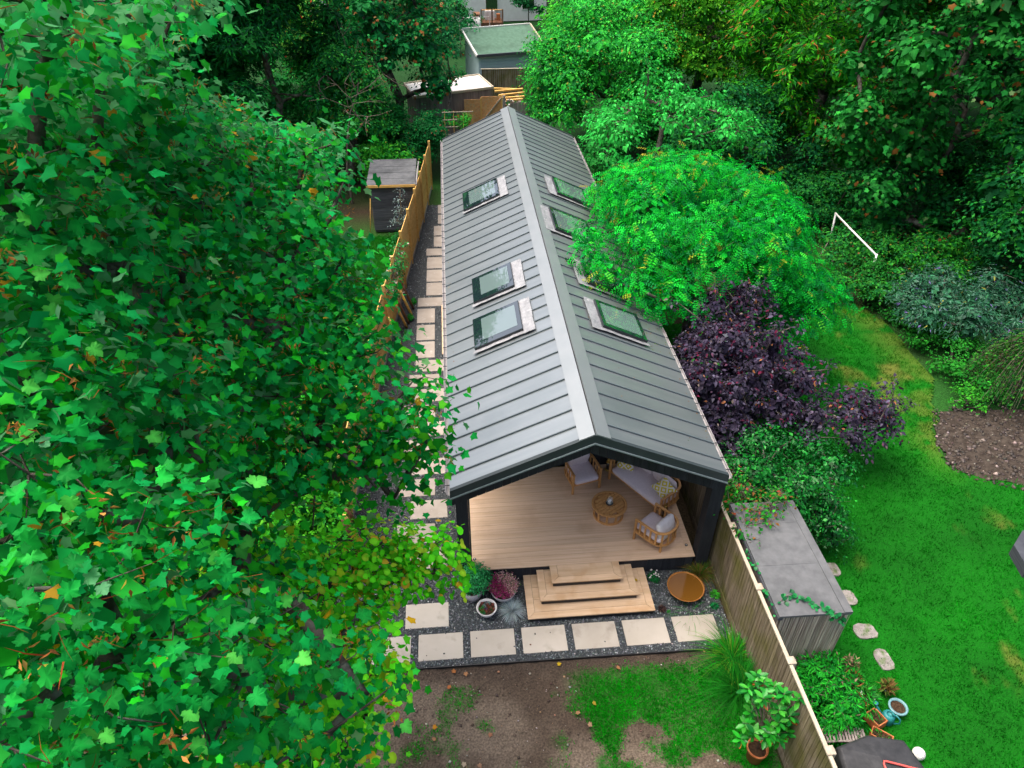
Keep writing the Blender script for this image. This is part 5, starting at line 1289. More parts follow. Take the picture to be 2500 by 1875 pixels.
def tuft(name, label, c, n, L, w, cols, lean=.6, arch=.5, cat='grass plant', rng=rg, spread=.05):
    root = empty(name, c, label, cat)
    th = rng.uniform(0, 2*math.pi, n); le = lean * np.sqrt(rng.random(n)) * (.6 + .8 * rng.random(n))
    base = np.array(c) + np.stack([np.cos(th), np.sin(th), 0*th], 1) * spread * rng.random((n, 1))
    d0 = np.stack([np.cos(th)*le, np.sin(th)*le, np.ones(n)], 1); d0 = unit(d0); Ls = L * (.55 + .6 * rng.random(n))
    K = 5; V = []; side = np.stack([-np.sin(th), np.cos(th), 0*th], 1) * w
    for k in range(K):
        t = k / (K - 1); p = base + d0 * (Ls * t)[:, None] + np.stack([np.cos(th)*arch*Ls*t*t*le, np.sin(th)*arch*Ls*t*t*le, -arch*Ls*t*t*t*le*1.1], 1)
        wk = (1 - t**1.5) * .5 + .02
        V += [p - side*wk, p + side*wk]
    V = np.stack(V, 1)
    T0 = np.array([q for k in range(K-1) for q in ((2*k, 2*k+1, 2*k+3), (2*k, 2*k+3, 2*k+2))])
    T = (T0[None] + (np.arange(n)*2*K)[:, None, None]).reshape(-1, 3)
    me = tris_mesh('blades', V.reshape(-1, 3) - np.array(c), T, np.repeat(pal(n, cols, rng=rng), 2*K, 0), M['grassleaf'])
    o = bpy.data.objects.new('blades', me); o.parent = root; COL.objects.link(o); tag(o, kind='stuff'); return root
tuft('blue_fescue', 'round tuft of silvery blue fescue left of the steps', (1.95,1.02,0), 900, .27, .007, [(.42,.52,.53),(.55,.63,.64),(.30,.40,.41)], 1.7, .3)
tuft('ornamental_grass', 'green and straw grass tuft behind the rusty bowl at the post foot', (6.17,1.62,0), 420, .48, .007, [(.10,.20,.02),(.05,.16,.015),(.28,.20,.06),(.24,.10,.03)], 1.1, .7)
tuft('tall_grass_clump', 'large arching bright green grass clump over the end paving slab', (6.22,-.45,0), 420, .66, .014, [(.008,.22,.008),(.015,.30,.012),(.005,.14,.006),(.12,.28,.02)], .9, .9, spread=.22)
tuft('tall_grass_clump', 'arching green grass clump by the fence below the end slab', (6.15,-1.15,0), 600, .8, .012, [(.006,.13,.008),(.012,.19,.010)], .9, .9, spread=.25)
tuft('sprouting_grass', 'thin grass sprouting from gravel in front of the rusty bowl', (5.75,.72,0), 46, .32, .006, [(.02,.26,.02)], 1.3, .8, spread=.4)
b = empty('water_bowl', (5.72,1.20,0), 'wide rusty steel bowl full of amber water beside the steps', 'bowl')
MB().lathe([(0,.03),(.16,.03),(.30,.09),(.385,.19),(.40,.205),(.39,.213),(.372,.20),(.29,.11),(0,.06)], (5.72,1.20,0), 44).build('basin', M['corten'], b)
MB().lathe([(0,.192),(.2,.192),(.368,.192)], (5.72,1.20,0), 44).build('water', M['water'], b)
a = empty('daisy_plant', (5.13,1.60,0), 'small plant with white flowers right of the steps', 'flower')
P, d = ball((5.13,1.60,.08), (.13,.14,.12), 260, rg, -.2); spray(a, OVAL, P, unit(d + np.array([0,0,.8])), unit(d + rdir(len(P), rg)*.5), .04, [(.008,.14,.03),(.015,.2,.04)], rng=rg)
P, d = ball((5.13,1.60,.12), (.13,.14,.11), 14, rg, .1, .9)
for c in P:
    ang = np.arange(7) * .9; dirs = np.stack([np.cos(ang), np.sin(ang), 0*ang + .2], 1)
    spray(a, OVAL, np.repeat(c[None], 7, 0), np.repeat(np.array([[0,0,1.0]]), 7, 0), unit(dirs), .022, [(.75,.74,.70)], name='bloom', var=.03, rng=rg)
for nm, lab, c, r, cols, m_ in (('lime_rosette', 'lime green spiky rosette on the gravel by the fence', (6.34,1.06,.03), .11, [(.05,.40,.03)], 70), ('dark_sedum', 'dark maroon low plant on the gravel right of the steps', (5.12,.80,.02), .09, [(.05,.03,.035),(.10,.06,.05)], 120), ('small_fern', 'small green seedling on the gravel near the rusty bowl', (6.25,.78,.02), .09, [(.01,.2,.06)], 80), ('gravel_seedling', 'tiny green seedling at the gravel edge right of the steps', (5.25,.72,.02), .05, [(.02,.24,.02)], 40)):
    a = empty(nm, c, lab, 'plant'); P, d = ball(c, (r*.5, r*.5, r*.4), m_, rg, 0); spray(a, LANCE, P, unit(rdir(len(P), rg) + np.array([0,0,1.])), unit(d + np.array([0,0,.3])), r*.9, cols, rng=rg, wid=np.full(len(P), r*.8))
# loose leaves lying about
LV = [((4.72,1.47,.158),(.5,.36,.02),'yellow fallen leaf on the lowest step'),((2.75,-.28,-.01),(.55,.38,.02),'yellow fallen leaf on the soil by the gravel edge'),((.7,-.30,.0),(.42,.16,.05),'orange fallen leaf at the gravel edge'),((.93,-.32,.0),(.40,.20,.09),'tan fallen leaf at the gravel edge left of the orange one'),((3.9,-.45,.0),(.42,.20,.09),'tan fallen leaf on soil below the middle slab'),((.62,-.62,-.01),(.45,.15,.05),'orange fallen leaf among soil clods'),((3.0,-1.35,.02),(.36,.20,.10),'brown fallen leaf on patchy grass'),((3.15,-1.55,.02),(.40,.25,.15),'pale curled leaf on patchy grass'),((3.3,-1.15,.02),(.45,.32,.04),'yellow fallen leaf on patchy grass'),((.3,-1.6,-.02),(.36,.19,.10),'brown fallen leaf on bare soil'),((.3,-1.35,-.02),(.55,.24,.02),'bright orange fallen leaf on bare soil'),((1.1,-2.1,-.02),(.34,.20,.12),'tan fallen leaf low on the bare soil'),((.85,-2.05,-.02),(.45,.36,.25),'cream fallen leaf low on the bare soil'),((1.35,-1.55,-.02),(.30,.14,.08),'russet fallen leaf beside the dark soil track'),((2.25,.17,.016),(.14,.06,.04),'small brown leaf lying on a paving slab')]
for c, col, lab in LV:
    Vv, Tt_ = MAPLE; s_ = .085 if 'small' not in lab else .04
    V, T, C = scatter(MAPLE, np.array([[0,0,0.]]), np.array([[.15*rg.normal(), .15*rg.normal(), 1]]), rdir(1, rg)*np.array([1,1,.1]), s_, np.array([col]), rng=rg)
    V[:, 2] -= V[:, 2].min()
    o = bpy.data.objects.new('fallen_leaf', tris_mesh('fallen_leaf', V, T, C, M['foliage'])); o.location = (c[0], c[1], c[2] + .006); COL.objects.link(o); tag(o, lab, 'leaf', 'fallen leaves')

# ------------------------------------------------------------------ right fence, shed and clutter
fn = empty('board_fence', (6.5,0,0), 'weathered vertical board fence with pale top rail along the right of the gravel', 'fence')
bm = MB().hexa([(-.012,0,.12),(.008,0,.12),(.008,.108,.12),(-.004,.108,.12)], [(-.012,0,1.76),(.008,0,1.76),(.008,.108,1.76),(-.004,.108,1.76)]).mesh('fence_board', M['fence'])
yy = -6.4
while yy < 6.6:
    inst('fence_board', bm, (6.49, yy, .01 * rg.normal()), fn, (.006*rg.normal(), 0, 0)); yy += .1005
MB().box(6.462, 6.525, -6.4, 6.6, 1.768, 1.80).build('top_rail', M['fencecap'], fn)
MB().box(6.50, 6.54, -6.4, 6.6, .55, .64).build('cross_rail', M['fence'], fn); MB().box(6.50, 6.54, -6.4, 6.6, 1.4, 1.49).build('cross_rail', M['fence'], fn)
MB().box(6.475, 6.51, -6.4, 6.6, -.05, .13).build('gravel_board', M['fence'], fn)
pm = MB().box(-.01, .09, -.05, .05, -.05, 1.80).box(-.07, .07, -.07, .07, 1.80, 1.83).hexa([(-.07,-.07,1.83),(.07,-.07,1.83),(.07,.07,1.83),(-.07,.07,1.83)], [(-.02,-.02,1.86),(.02,-.02,1.86),(.02,.02,1.86),(-.02,.02,1.86)]).mesh('post', M['fencecap'])
for y_ in (-6.26,-4.73,-3.2,-1.66,-.12,1.42,2.96,4.5): inst('post', pm, (6.515, y_, 0), fn)
# felt-roofed shed clad in reed screen
SX0, SX1, SY0, SY1 = 6.64, 7.93, -.84, 1.85
sh = empty('garden_shed', (7.25,.3,0), 'low shed with grey felt roof and split-reed sides beyond the fence', 'shed')
MB().box(SX0 + .03, SX1 - .03, SY0 + .03, SY1, 0, 1.86).build('wall', M['greyboard'], sh)
for i, (a, b) in enumerate(((SY0 - .03, .27), (.262, 1.32), (1.312, SY1 + .05))):
    z = 1.93 + .004 * i
    MB().hexa([(SX0 - .04, a, z - .05), (SX1 + .03, a, z - .07), (SX1 + .03, b, z - .07), (SX0 - .04, b, z - .05)], [(SX0 - .04, a, z), (SX1 + .03, a, z - .02), (SX1 + .03, b, z - .02), (SX0 - .04, b, z)]).build('roof_felt', M['felt'], sh)
MB().box(SX1 - .12, SX1 + .034, SY0 - .034, SY1 + .05, 1.848, 1.928).build('roof_edge', M['felt'], sh)
MB().box(SX0 - .05, SX0 + .04, SY0 - .02, SY1, 1.80, 1.875).build('fascia', M['darkwood'], sh)
n = 100
rme = [MB().hexa([(-w_, 0, 0), (w_, 0, 0), (w_, .012, 0), (-w_, .012, 0)], [(-w_*.8, .002, 1.83), (w_*.8, .002, 1.83), (w_*.8, .012, 1.83), (-w_*.8, .012, 1.83)]).mesh('reed', M['reed']) for w_ in (.006,.009,.012)]
for i in range(110):
    x_ = SX0 + (SX1 - SX0) * i / 109; inst('reed', rme[i % 3], (x_, SY0 + .008 + .006*rg.random(), .01 + .02*rg.random()), sh, (.008*rg.normal(), .012*rg.normal(), 0))
for i in range(120):
    y_ = SY0 + 2.4 * i / 119; inst('reed', rme[(i*7) % 3], (SX1 - .012 + .006*rg.random(), y_, .01 + .02*rg.random()), sh, (.012*rg.normal(), .008*rg.normal(), math.pi/2))
# ivy strand over the roof edge
iv = empty('ivy_strand', (6.9,-.5,1.93), 'ivy strand trailing across the near end of the shed roof', 'ivy')
pth = [(6.7,-.58,1.95),(6.9,-.45,1.96),(7.1,-.50,1.96),(7.3,-.68,1.95),(7.5,-.80,1.94),(7.62,-.875,1.90),(7.76,-.885,1.74),(7.86,-.885,1.6)]
MB().tube(pth, .005, 5).build('stem', M['twig'], iv)
P = []
for a, b in zip(pth[:-1], pth[1:]):
    for _ in range(9): t_ = rg.random(); P.append(np.array(a)*(1-t_) + np.array(b)*t_ + rg.normal(size=3)*np.array([.04,.035,.012]) + np.array([0,-.01,.02]))
P = np.array(P); lm = None
Vv, Tt_ = ROUND; lme = [tris_mesh('leaf', Vv, Tt_, np.repeat(np.array([c]), len(Vv), 0), M['glossobj']) for c in ((.01,.20,.05),(.015,.26,.06),(.008,.14,.04))]
def leaf_obj(root, me, p, nrm, tip, s):
    xx, yy, zz = basis(np.array([nrm]), np.array([tip])); o = bpy.data.objects.new('leaf', me); Mx = Matrix.Identity(4); w = WLOC(root)
    for a_ in range(3): Mx[a_][0] = xx[0][a_]*s; Mx[a_][1] = yy[0][a_]*s; Mx[a_][2] = zz[0][a_]*s; Mx[a_][3] = p[a_] - w[a_]
    o.parent = root; o.matrix_local = Mx; COL.objects.link(o)
for i, p in enumerate(P): leaf_obj(iv, lme[i % 3], p, unit(rg.normal(size=3)*.5 + np.array([0,-.4,1])), rdir(1, rg)[0], rg.uniform(.06,.10))
iv2 = empty('ivy_patch', (7.65,-.95,0), 'dark large-leaved ivy at the foot of the reed-clad shed', 'ivy')
for i in range(34): leaf_obj(iv2, lme[2], (7.65 + rg.normal()*.22, -.93 - .05*rg.random(), .12 + .35*rg.random()), unit(np.array([0,-1,.4]) + .5*rg.normal(size=3)), rdir(1, rg)[0], rg.uniform(.10,.15))
# ivy in the gap between fence and shed
iv3 = empty('ivy_tuft', (6.6,.1,1.3), 'ivy tufts rising between the fence and the felt roof', 'ivy')
for c in ((6.6,1.05,1.85),(6.58,.62,1.87),(6.6,.25,1.88),(6.6,-.35,1.88),(6.6,-.65,1.85)):
    for i in range(9): leaf_obj(iv3, lme[i % 2], np.array(c) + rg.normal(size=3)*np.array([.03,.07,.06]), unit(rg.normal(size=3)*.5 + np.array([0,-.3,1])), rdir(1, rg)[0], rg.uniform(.05,.08))
# potted laurel with big leaves
lp = empty('potted_magnolia', (5.98,-2.38,0), 'glossy large-leaved evergreen in a terracotta pot by the fence', 'potted plant')
pot([(0,0),(.13,0),(.165,.30),(.185,.30),(.187,.36),(.165,.36),(.15,.28),(0,.28)], (5.98,-2.38,0), M['terra'], lp, soil=(.155,.29))
mb = MB(); LVm = [tris_mesh('leaf', *tmpl_fan([(0,0),(.17,.25),(.22,.55),(.12,.85),(0,1.0)], 0, .5, .22, .15)[:2], np.repeat(np.array([c]), 9, 0), M['glossobj']) for c in ((.012,.24,.02),(.02,.33,.02),(.006,.15,.018),(.05,.36,.03))]
red = tris_mesh('leaf', *tmpl_fan([(0,0),(.17,.25),(.22,.55),(.12,.85),(0,1.0)], 0, .5, .22, .15)[:2], np.repeat(np.array([(.34,.10,.02)]), 9, 0), M['glossobj'])
cnt = 0
for i in range(34):
    th = rg.uniform(0, 2*math.pi); q = .46 * math.sqrt(rg.random()); z = rg.uniform(.75, 1.85); c = np.array((5.99 + q*math.cos(th) + .10*(z - 1), -2.34 + q*math.sin(th)*.9 + .22*(z - .9), z))
    mb.tube([(5.98,-2.38,.28), (5.99,-2.32,.5 + .3*(z-.6)), tuple(c)], [.014,.010,.005], 5)
    for k in range(9):
        ang = k*2.4; el = rg.uniform(-.1, .8); d = np.array((math.cos(ang)*math.cos(el), math.sin(ang)*math.cos(el), math.sin(el)))
        me = LVm[rg.integers(4)]
        if k == 8 and i % 3 == 0: me = red; d = np.array((.3*rg.normal(), -.4, .8)); d = unit(d[None])[0]
        leaf_obj(lp, me, c - np.array([0,0,.015*k]), unit(np.array([0,0,1.0]) - d*.3 + .2*rg.normal(size=3)), d, rg.uniform(.13,.20)); cnt += 1
mb.build('stem', M['twig'], lp)
# stepping stones
for i, (cx, cy, w_, d_, lab) in enumerate(((9.21,1.54,.30,.36,'far mossy stepping stone beside the shed roof'),(9.22,.78,.30,.38,'mossy stepping stone level with the shed middle'),(9.17,-.05,.48,.36,'wide square stepping stone at the shed corner'),(9.24,-.70,.32,.46,'near stepping stone below the shed corner'))):
    pts = []
    for k in range(14):
        a = 2*math.pi*k/14; cc_, ss = math.cos(a), math.sin(a); e = (abs(cc_)**4 + abs(ss)**4) ** -.25
        pts.append((cx + w_/2*cc_*e*rg.uniform(.9,1.06), cy + d_/2*ss*e*rg.uniform(.9,1.06)))
    MB().prism(pts, -.05, .012).build('stepping_stone', M['stone'], label=lab, cat='paving stone', group='stepping stones in the lawn')
# leafy perennial bed behind the fence
rg2 = np.random.default_rng(301)
PB = clumps((7.55,-1.55,.45), (.75,.75,.5), 26, .3, rg2, low=-.6, fill=.3)
plant('bushy_perennial', (7.5,-1.55,0), 'leafy green bush with faded flowers between shed and lounger', 'bush', PB, LANCE, .11, [(.01,.28,.018),(.02,.37,.02),(.006,.19,.02)], tips=190, per=8, core=40, trunk=[(7.5,-1.55,-.03),(7.5,-1.55,.3)], r0=.02, spread=.1, rng=rg2, accent=acc(.02,(.30,.20,.14)), twig=.2, stem_mat='twig')
# pots on the lawn
def simple_pot(name, label, c, r, h, mat, cat='plant pot', soil=True, plantc=None, sz=.09, rim=.02):
    a = empty(name, (*c, 0), label, cat)
    pot([(0,0),(r*.72,0),(r*.95,h*.8),(r+rim*.3,h*.82),(r+rim*.3,h),(r-rim,h),(r*.85,h*.7),(0,h*.7)], (*c, 0), M[mat], a, soil=(r*.86, h*.75))
    if plantc:
        P, d = ball((*c, h), (r*.9, r*.9, r*.9), 120, rg, 0); spray(a, LANCE, P, unit(rdir(len(P), rg) + np.array([0,0,.7])), unit(d + np.array([0,0,.5])), sz, plantc, rng=rg)
    return a
simple_pot('flower_pot', 'dark plastic pot with a dried plant beside the shed corner', (8.42,-.86), .165, .20, 'brownwood', plantc=[(.40,.30,.17),(.03,.24,.03)])
simple_pot('flower_pot', 'round terracotta pot with green shoots below the dark pot', (8.36,-1.16), .17, .22, 'terra', plantc=[(.015,.28,.02),(.02,.2,.02)])
simple_pot('flower_pot', 'white-rimmed pot half hidden by leaves near the watering can', (8.47,-1.50), .13, .2, 'ceram', plantc=[(.02,.2,.03),(.05,.26,.03)], sz=.14)
simple_pot('flower_pot', 'small navy blue pot with a wilting plant on the lawn', (8.92,-1.38), .09, .16, 'navy', plantc=[(.10,.17,.03),(.20,.12,.04)], sz=.15)
simple_pot('flower_pot', 'pale turquoise bowl pot on the lawn beside the watering can', (8.93,-1.76), .165, .17, 'turqlt', plantc=None, rim=.03)
def trough(name, label, c, L, w, h, rz):
    a = empty(name, (*c, 0), label, 'plant pot', rz=rz)
    m = MB(); t = .02
    m.box(-L/2, L/2, -w/2, -w/2 + t, 0, h).box(-L/2, L/2, w/2 - t, w/2, 0, h).box(-L/2, -L/2 + t, -w/2 + t, w/2 - t, 0, h).box(L/2 - t, L/2, -w/2 + t, w/2 - t, 0, h)
    m.build('trough', M['terra'], a, True, bevel=.004); MB().box(-L/2 + t, L/2 - t, -w/2 + t, w/2 - t, .01, h*.75).build('compost', M['soil'], a, True)
    P, d = ball((0,0,h*.8), (L*.35, w*.35, .05), 60, rg, 0); V, T, C = scatter(LANCE, P, unit(rdir(len(P), rg)+np.array([0,0,.7])), unit(d+np.array([0,0,.4])), .07, pal(len(P), [(.02,.22,.02),(.14,.10,.05)], rng=rg))
    o = bpy.data.objects.new('foliage', tris_mesh('foliage', V, T, C, M['foliage'])); o.parent = a; COL.objects.link(o); tag(o, kind='stuff')
trough('planter_trough', 'long terracotta trough half covered by the bushy plant', (8.22,-1.42), .62, .2, .18, math.radians(-74))
trough('planter_trough', 'short terracotta trough beside the green watering can', (8.42,-1.93), .30, .24, .2, math.radians(-68))
trough('planter_trough', 'terracotta trough behind the black covered frame', (8.36,-2.26), .36, .2, .18, math.radians(-40))
wc = empty('watering_can', (8.66,-1.92,0), 'teal plastic watering can standing on the lawn among pots', 'watering can', rz=math.radians(-52))
MB().lathe([(0,.0),(.10,.0),(.115,.02),(.115,.16),(.10,.22),(.06,.24),(.05,.235),(.085,.21),(0,.21)], n=24).build('body', M['turq'], wc, True)
MB().tube([(-.09,0,.06),(-.2,0,.16),(-.27,0,.24)], [.035,.024,.018], 10).build('spout', M['turq'], wc, True)
MB().lathe([(.018,0),(.045,.03),(.04,.035),(0,.03)], (-.27,0,.235), 14).build('rose', M['turq'], wc, True)
MB().tube([(.05,0,.24),(.10,0,.31),(.18,0,.27),(.20,0,.17),(.13,0,.07),(.11,0,.06)], .016, 8).build('handle', M['turq'], wc, True)
bl = empty('football', (8.88,-2.60,0), 'white ball with dark marks on the lawn by the black cover', 'ball')
bmh = MB(); bmh.pillow((0,0,.11), .11, .11, .11, 1.0, 24, 16)
bmh2 = MB().lathe([(.11*math.cos(t_), .11 + .11*math.sin(t_)) for t_ in np.linspace(-math.pi/2, math.pi/2, 17)], (0,0,0), 26).build('shell', M['whitep'], bl, True)
for d in ((.3,-.5,.81),(-.6,-.2,.77),(.5,.5,.7),(0,-.95,.3)):
    d = Vector(d).normalized(); u_ = d.cross(Vector((0,0,1))).normalized(); v_ = d.cross(u_); c = Vector((0,0,.11)) + d*.1095
    vs = [tuple(Vector((0,0,.11)) + (d*.112 + u_*.03*math.cos(k*1.257) + v_*.03*math.sin(k*1.257)).normalized()*.1112) for k in range(5)]
    MB().add(vs, [(0,1,2,3,4)]).build('patch', M['black'], bl, True)
# folded lounger
lg = empty('sun_lounger', (7.5,-2.3,0), 'folded grey slatted sun lounger lying behind the fence by the black cover', 'lounger', rz=math.radians(-10))
for s in (-1, 1):
    MB().tube([(-.42,s*.13,.30),(-.1,s*.13,.42),(.2,s*.13,.47),(.42,s*.13,.40)], .018, 8).build('side_rail', M['greyboard'], lg, True)
    MB().tube([(-.4,s*.13,.28),(-.25,s*.13,.02),(.3,s*.13,.02),(.40,s*.13,.38)], .014, 8).build('leg', M['greyboard'], lg, True)
for i in range(16):
    t_ = i / 15; x_ = -.40 + .80*t_; z_ = .315 + .30*t_ - .21*t_*t_*1.0 - .0; z_ = .31 + .35*t_ - .25*t_*t_
    MB().box(x_ - .018, x_ + .018, -.13, .13, z_ + .012, z_ + .024).build('slat', M['greyboard'], lg, True)
# black covered frame with a coral tube
cv = empty('covered_frame', (7.75,-3.0,0), 'black tarpaulin-covered frame at the bottom right with a coral tube on it', 'cover')
prof = [(7.05,-2.72),(7.68,-2.56),(8.28,-2.70),(8.42,-3.3),(8.40,-4.0),(7.0,-4.0),(6.98,-3.2)]
n = len(prof); vs = [(x_, y_, .02) for x_, y_ in prof] + [(7.72 + (x_-7.72)*.96, -3.3 + (y_+3.3)*.96, .92) for x_, y_ in prof] + [(7.72 + (x_-7.72)*.9, -3.3 + (y_+3.3)*.9, .97) for x_, y_ in prof] + [(7.66,-3.0,1.03),(7.75,-3.7,1.03)]
fs = [(i, (i+1)%n, (i+1)%n+n, i+n) for i in range(n)] + [(i+n, (i+1)%n+n, (i+1)%n+2*n, i+2*n) for i in range(n)]
r0 = 2*n; A, B = 3*n, 3*n+1
fs += [(r0+0, r0+1, A), (r0+1, r0+2, A), (r0+2, r0+3, B, A), (r0+3, r0+4, B), (r0+4, r0+5, B), (r0+5, r0+6, A, B), (r0+6, r0+0, A)]
MB().add(vs, fs).build('tarpaulin', M['tarp'], cv, bevel=.02)
MB().tube([(7.66,-3.32,1.04),(7.66,-3.14,1.05),(7.69,-3.09,1.05),(7.74,-3.10,1.05),(8.1,-3.22,1.03),(8.35,-3.28,.99)], .018, 8).build('tube', M['redtube'], cv)
MB().prism([(13.3,1.0),(13.42,1.65),(13.9,2.05),(14.9,1.8),(14.6,.5)],-.02,.3).build('paving_block', M['darkwood'], label='grey stone block edge at the right border of the lawn', cat='stone')

# goal frame
gl = empty('football_goal', (15.6,15.5,0), 'white goal frame of square tube behind the robinia', 'goal')
MB().tube([(15.72,16.55,-.05),(15.62,16.55,1.72)], .034, 10).build('post', M['whitep'], gl)
MB().tube([(15.62,16.58,1.72),(15.55,15.2,1.72),(15.5,13.1,1.70)], .034, 10).build('crossbar', M['whitep'], gl)
MB().tube([(15.5,13.1,1.74),(15.52,13.1,-.05)], .034, 10).build('post', M['whitep'], gl)
wf = empty('netting_stand', (18.0,20.0,0), 'white tubular frame with netting in the shade below the tall sycamore', 'frame')
MB().tube([(17.3,20.2,-.05),(17.9,20.6,.9)], .03, 8).build('tube', M['whitep'], wf); MB().tube([(17.3,20.2,0.02),(18.4,20.1,.35)], .03, 8).build('tube', M['whitep'], wf); MB().tube([(17.4,19.9,0.02),(18.5,19.2,.05)], .03, 8).build('tube', M['whitep'], wf)

# ------------------------------------------------------------------ left fence, shed, stakes
lf = empty('slatted_fence', (-.5,18,0), 'new pine fence of wide horizontal boards left of the path', 'fence')
FP = [(.15,24.6),(-.01,22.78),(-.18,20.85),(-.37,19.02),(-.57,17.08),(-.76,15.2),(-.95,13.3),(-1.12,11.4),(-1.28,9.5),(-1.42,7.6),(-1.54,5.7),(-1.64,3.8)]
pme = MB().box(-.05, .05, -.05, .05, -.05, 2.2).hexa([(-.05,-.05,2.2),(.05,-.05,2.2),(.05,.05,2.2),(-.05,.05,2.2)], [(-.04,-.04,2.215),(.04,-.04,2.215),(.04,.04,2.215),(-.04,.04,2.215)]).mesh('post', M['newwood'])
for x_, y_ in FP: inst('post', pme, (x_, y_, 0), lf)
for (a, b) in zip(FP[:-1], FP[1:]):
    for k in range(6):
        z = .16 + .31 * k
        dx, dy = (b[0]-a[0]), (b[1]-a[1]); L = math.hypot(dx, dy); ux, uy = dx/L, dy/L; nx_, ny_ = -uy, ux
        if nx_ < 0: nx_, ny_ = -nx_, -ny_
        q = lambda t, o, zz: (a[0] + ux*t + nx_*o, a[1] + uy*t + ny_*o, zz)
        MB().hexa([q(.05,-.045,z), q(L-.05,-.045,z), q(L-.05,.0,z), q(.05,.0,z)], [q(.05,-.05,z+.305), q(L-.05,-.05,z+.305), q(L-.05,-.03,z+.305), q(.05,-.03,z+.305)]).build('fence_board', M['newwood'], lf)
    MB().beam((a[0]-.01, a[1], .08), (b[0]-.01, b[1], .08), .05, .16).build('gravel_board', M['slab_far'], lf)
for i, (x_, y_, dx, dy, lab) in enumerate(((-.47,13.2,-.28,-.6,'split stake leaning on the left fence beside the long slab'),(-.43,13.65,-.3,-.5,'second split stake leaning on the left fence beside the long slab'),(-.62,12.45,-.3,-.5,'stake leaning on the left fence where the path narrows'),(-.56,12.7,-.33,-.4,'thin stake leaning on the left fence where the path narrows'),(-.72,11.2,-.3,-.3,'stake leaning on the fence just above the sycamore leaves'),(-1.30,3.45,-.22,-.5,'short stake leaning on the fence near the lower gravel'),(-1.33,3.1,-.22,-.3,'pole leaning on the fence near the lower gravel'),(-1.36,2.75,-.2,-.1,'tan round pole standing at the lower fence end'))):
    s = MB().tube([(x_, y_, -.01), (x_+dx, y_+dy, 1.35)], [.045,.04], 8).build('fence_stake', M['brownwood'] if i % 2 else M['newwood'], label=lab, cat='stake', group='stakes leaning on the left fence')
rgl = np.random.default_rng(400)
CL = [(-.78,14.6,1.9,.28,.6,.3),(-.85,13.7,1.8,.3,.6,.35),(-.95,12.9,1.7,.32,.6,.4),(-1.1,12.0,1.6,.35,.6,.4),(-.85,14.0,1.4,.22,.6,.4),(-1.05,13.0,1.1,.25,.6,.5)]
plant('climbing_rose', (-.95,13.4,0), 'leafy climbing rose with pale flowers draped over the left fence', 'climber', CL, OVAL, .07, [(.02,.27,.05),(.04,.36,.08),(.01,.18,.04)], tips=150, per=8, trunk=[(-1.15,13.4,-.05),(-1.12,13.4,.9),(-1.0,13.4,1.5)], r0=.03, spread=.13, rng=rgl, accent=acc(.06,(.62,.50,.46),.08,(.30,.16,.10)), twig=.6, stem_mat='twig')
wd = empty('gravel_weed', (-.50,13.0,0), 'green weeds growing at the fence foot by the stakes', 'weed')
for c in ((-.42,14.0,.1),(-.5,12.9,.12),(-.62,11.9,.1)):
    P, d = ball(c, (.10,.14,.14), 120, rgl, -.2); spray(wd, OVAL, P, unit(d + np.array([0,0,.8])), unit(d + rdir(len(P), rgl)*.4), .06, [(.01,.22,.02),(.02,.28,.02)], rng=rgl)
ds = empty('dark_shed', (-1.3,21,0), 'black-stained shed with felt strip roof behind the left fence', 'shed')
MB().box(-2.15, -.42, 20.0, 22.5, 0, 2.0).build('wall', M['darkwood'], ds)
for k in range(14): MB().hexa([(-2.17,19.965,.10+.135*k),(-.42,19.965,.10+.135*k),(-.42,19.998,.10+.135*k),(-2.17,19.998,.10+.135*k)], [(-2.17,19.985,.232+.135*k),(-.42,19.985,.232+.135*k),(-.42,19.998,.232+.135*k),(-2.17,19.998,.232+.135*k)]).build('wall_board', M['darkwood'], ds)
for k, (a, b) in enumerate(((19.8,20.45),(20.44,21.1),(21.09,21.75),(21.74,22.6))):
    z = 2.06 + .012*k; MB().box(-2.3, -.36, a, b, z, z + .03).build('roof_felt', M['felt'], ds)
MB().box(-2.3, -.36, 19.775, 19.80, 1.98, 2.075).build('fascia', M['newwood'], ds)
MB().tube([(-.33,19.9,2.0),(-.30,21.2,2.08),(-.27,22.3,2.1)], .035, 8).build('gutter', M['gutter'], ds)
MB().tube([(-2.35,19.7,.0),(-2.2,19.9,1.5)], .015, 6).build('garden_cane', M['newwood'], label='orange-brown cane leaning on the corner of the dark shed', cat='cane')
rgs = np.random.default_rng(410)
SV = [(-.98,19.2,1.15,.22,.22,.4),(-.95,19.2,1.7,.18,.18,.35),(-.8,19.1,.8,.25,.22,.3),(-1.15,19.1,.85,.25,.22,.3),(-.92,19.25,2.1,.12,.12,.25)]
plant('silver_shrub', (-.95,19.2,0), 'silvery blue-leaved slender shrub in front of the dark shed', 'shrub', SV, OVAL, .055, [(.22,.31,.32),(.30,.40,.41),(.14,.24,.22)], tips=220, per=7, trunk=[(-.95,19.2,-.05),(-.95,19.2,.7),(-.95,19.2,1.9)], r0=.02, rng=rgs, twig=.6, stem_mat='twig')
bush('shed_foot_plant', 'dark strappy plant at the foot of the silver shrub', (-1.0,18.9,.25), (.5,.3,.3), 8, .22, [(.006,.09,.02),(.012,.13,.02)], .11, 411, tm=LANCE)
# small neighbour lawn behind the left fence
n = 5200; gx = rgl.uniform(-3.6, -.9, n); gy = rgl.uniform(13.5, 19.6, n)
gcl = np.array([.012,.22,.010]) * (.6 + .8 * fbm(gx*1.3, gy*1.3, 17, 3))[:, None]
grass('neighbour_grass', gx, gy, -.05, gcl, np.full(n, .10), 5, .018, .07, 'bright grass behind the left fence near the dark shed')

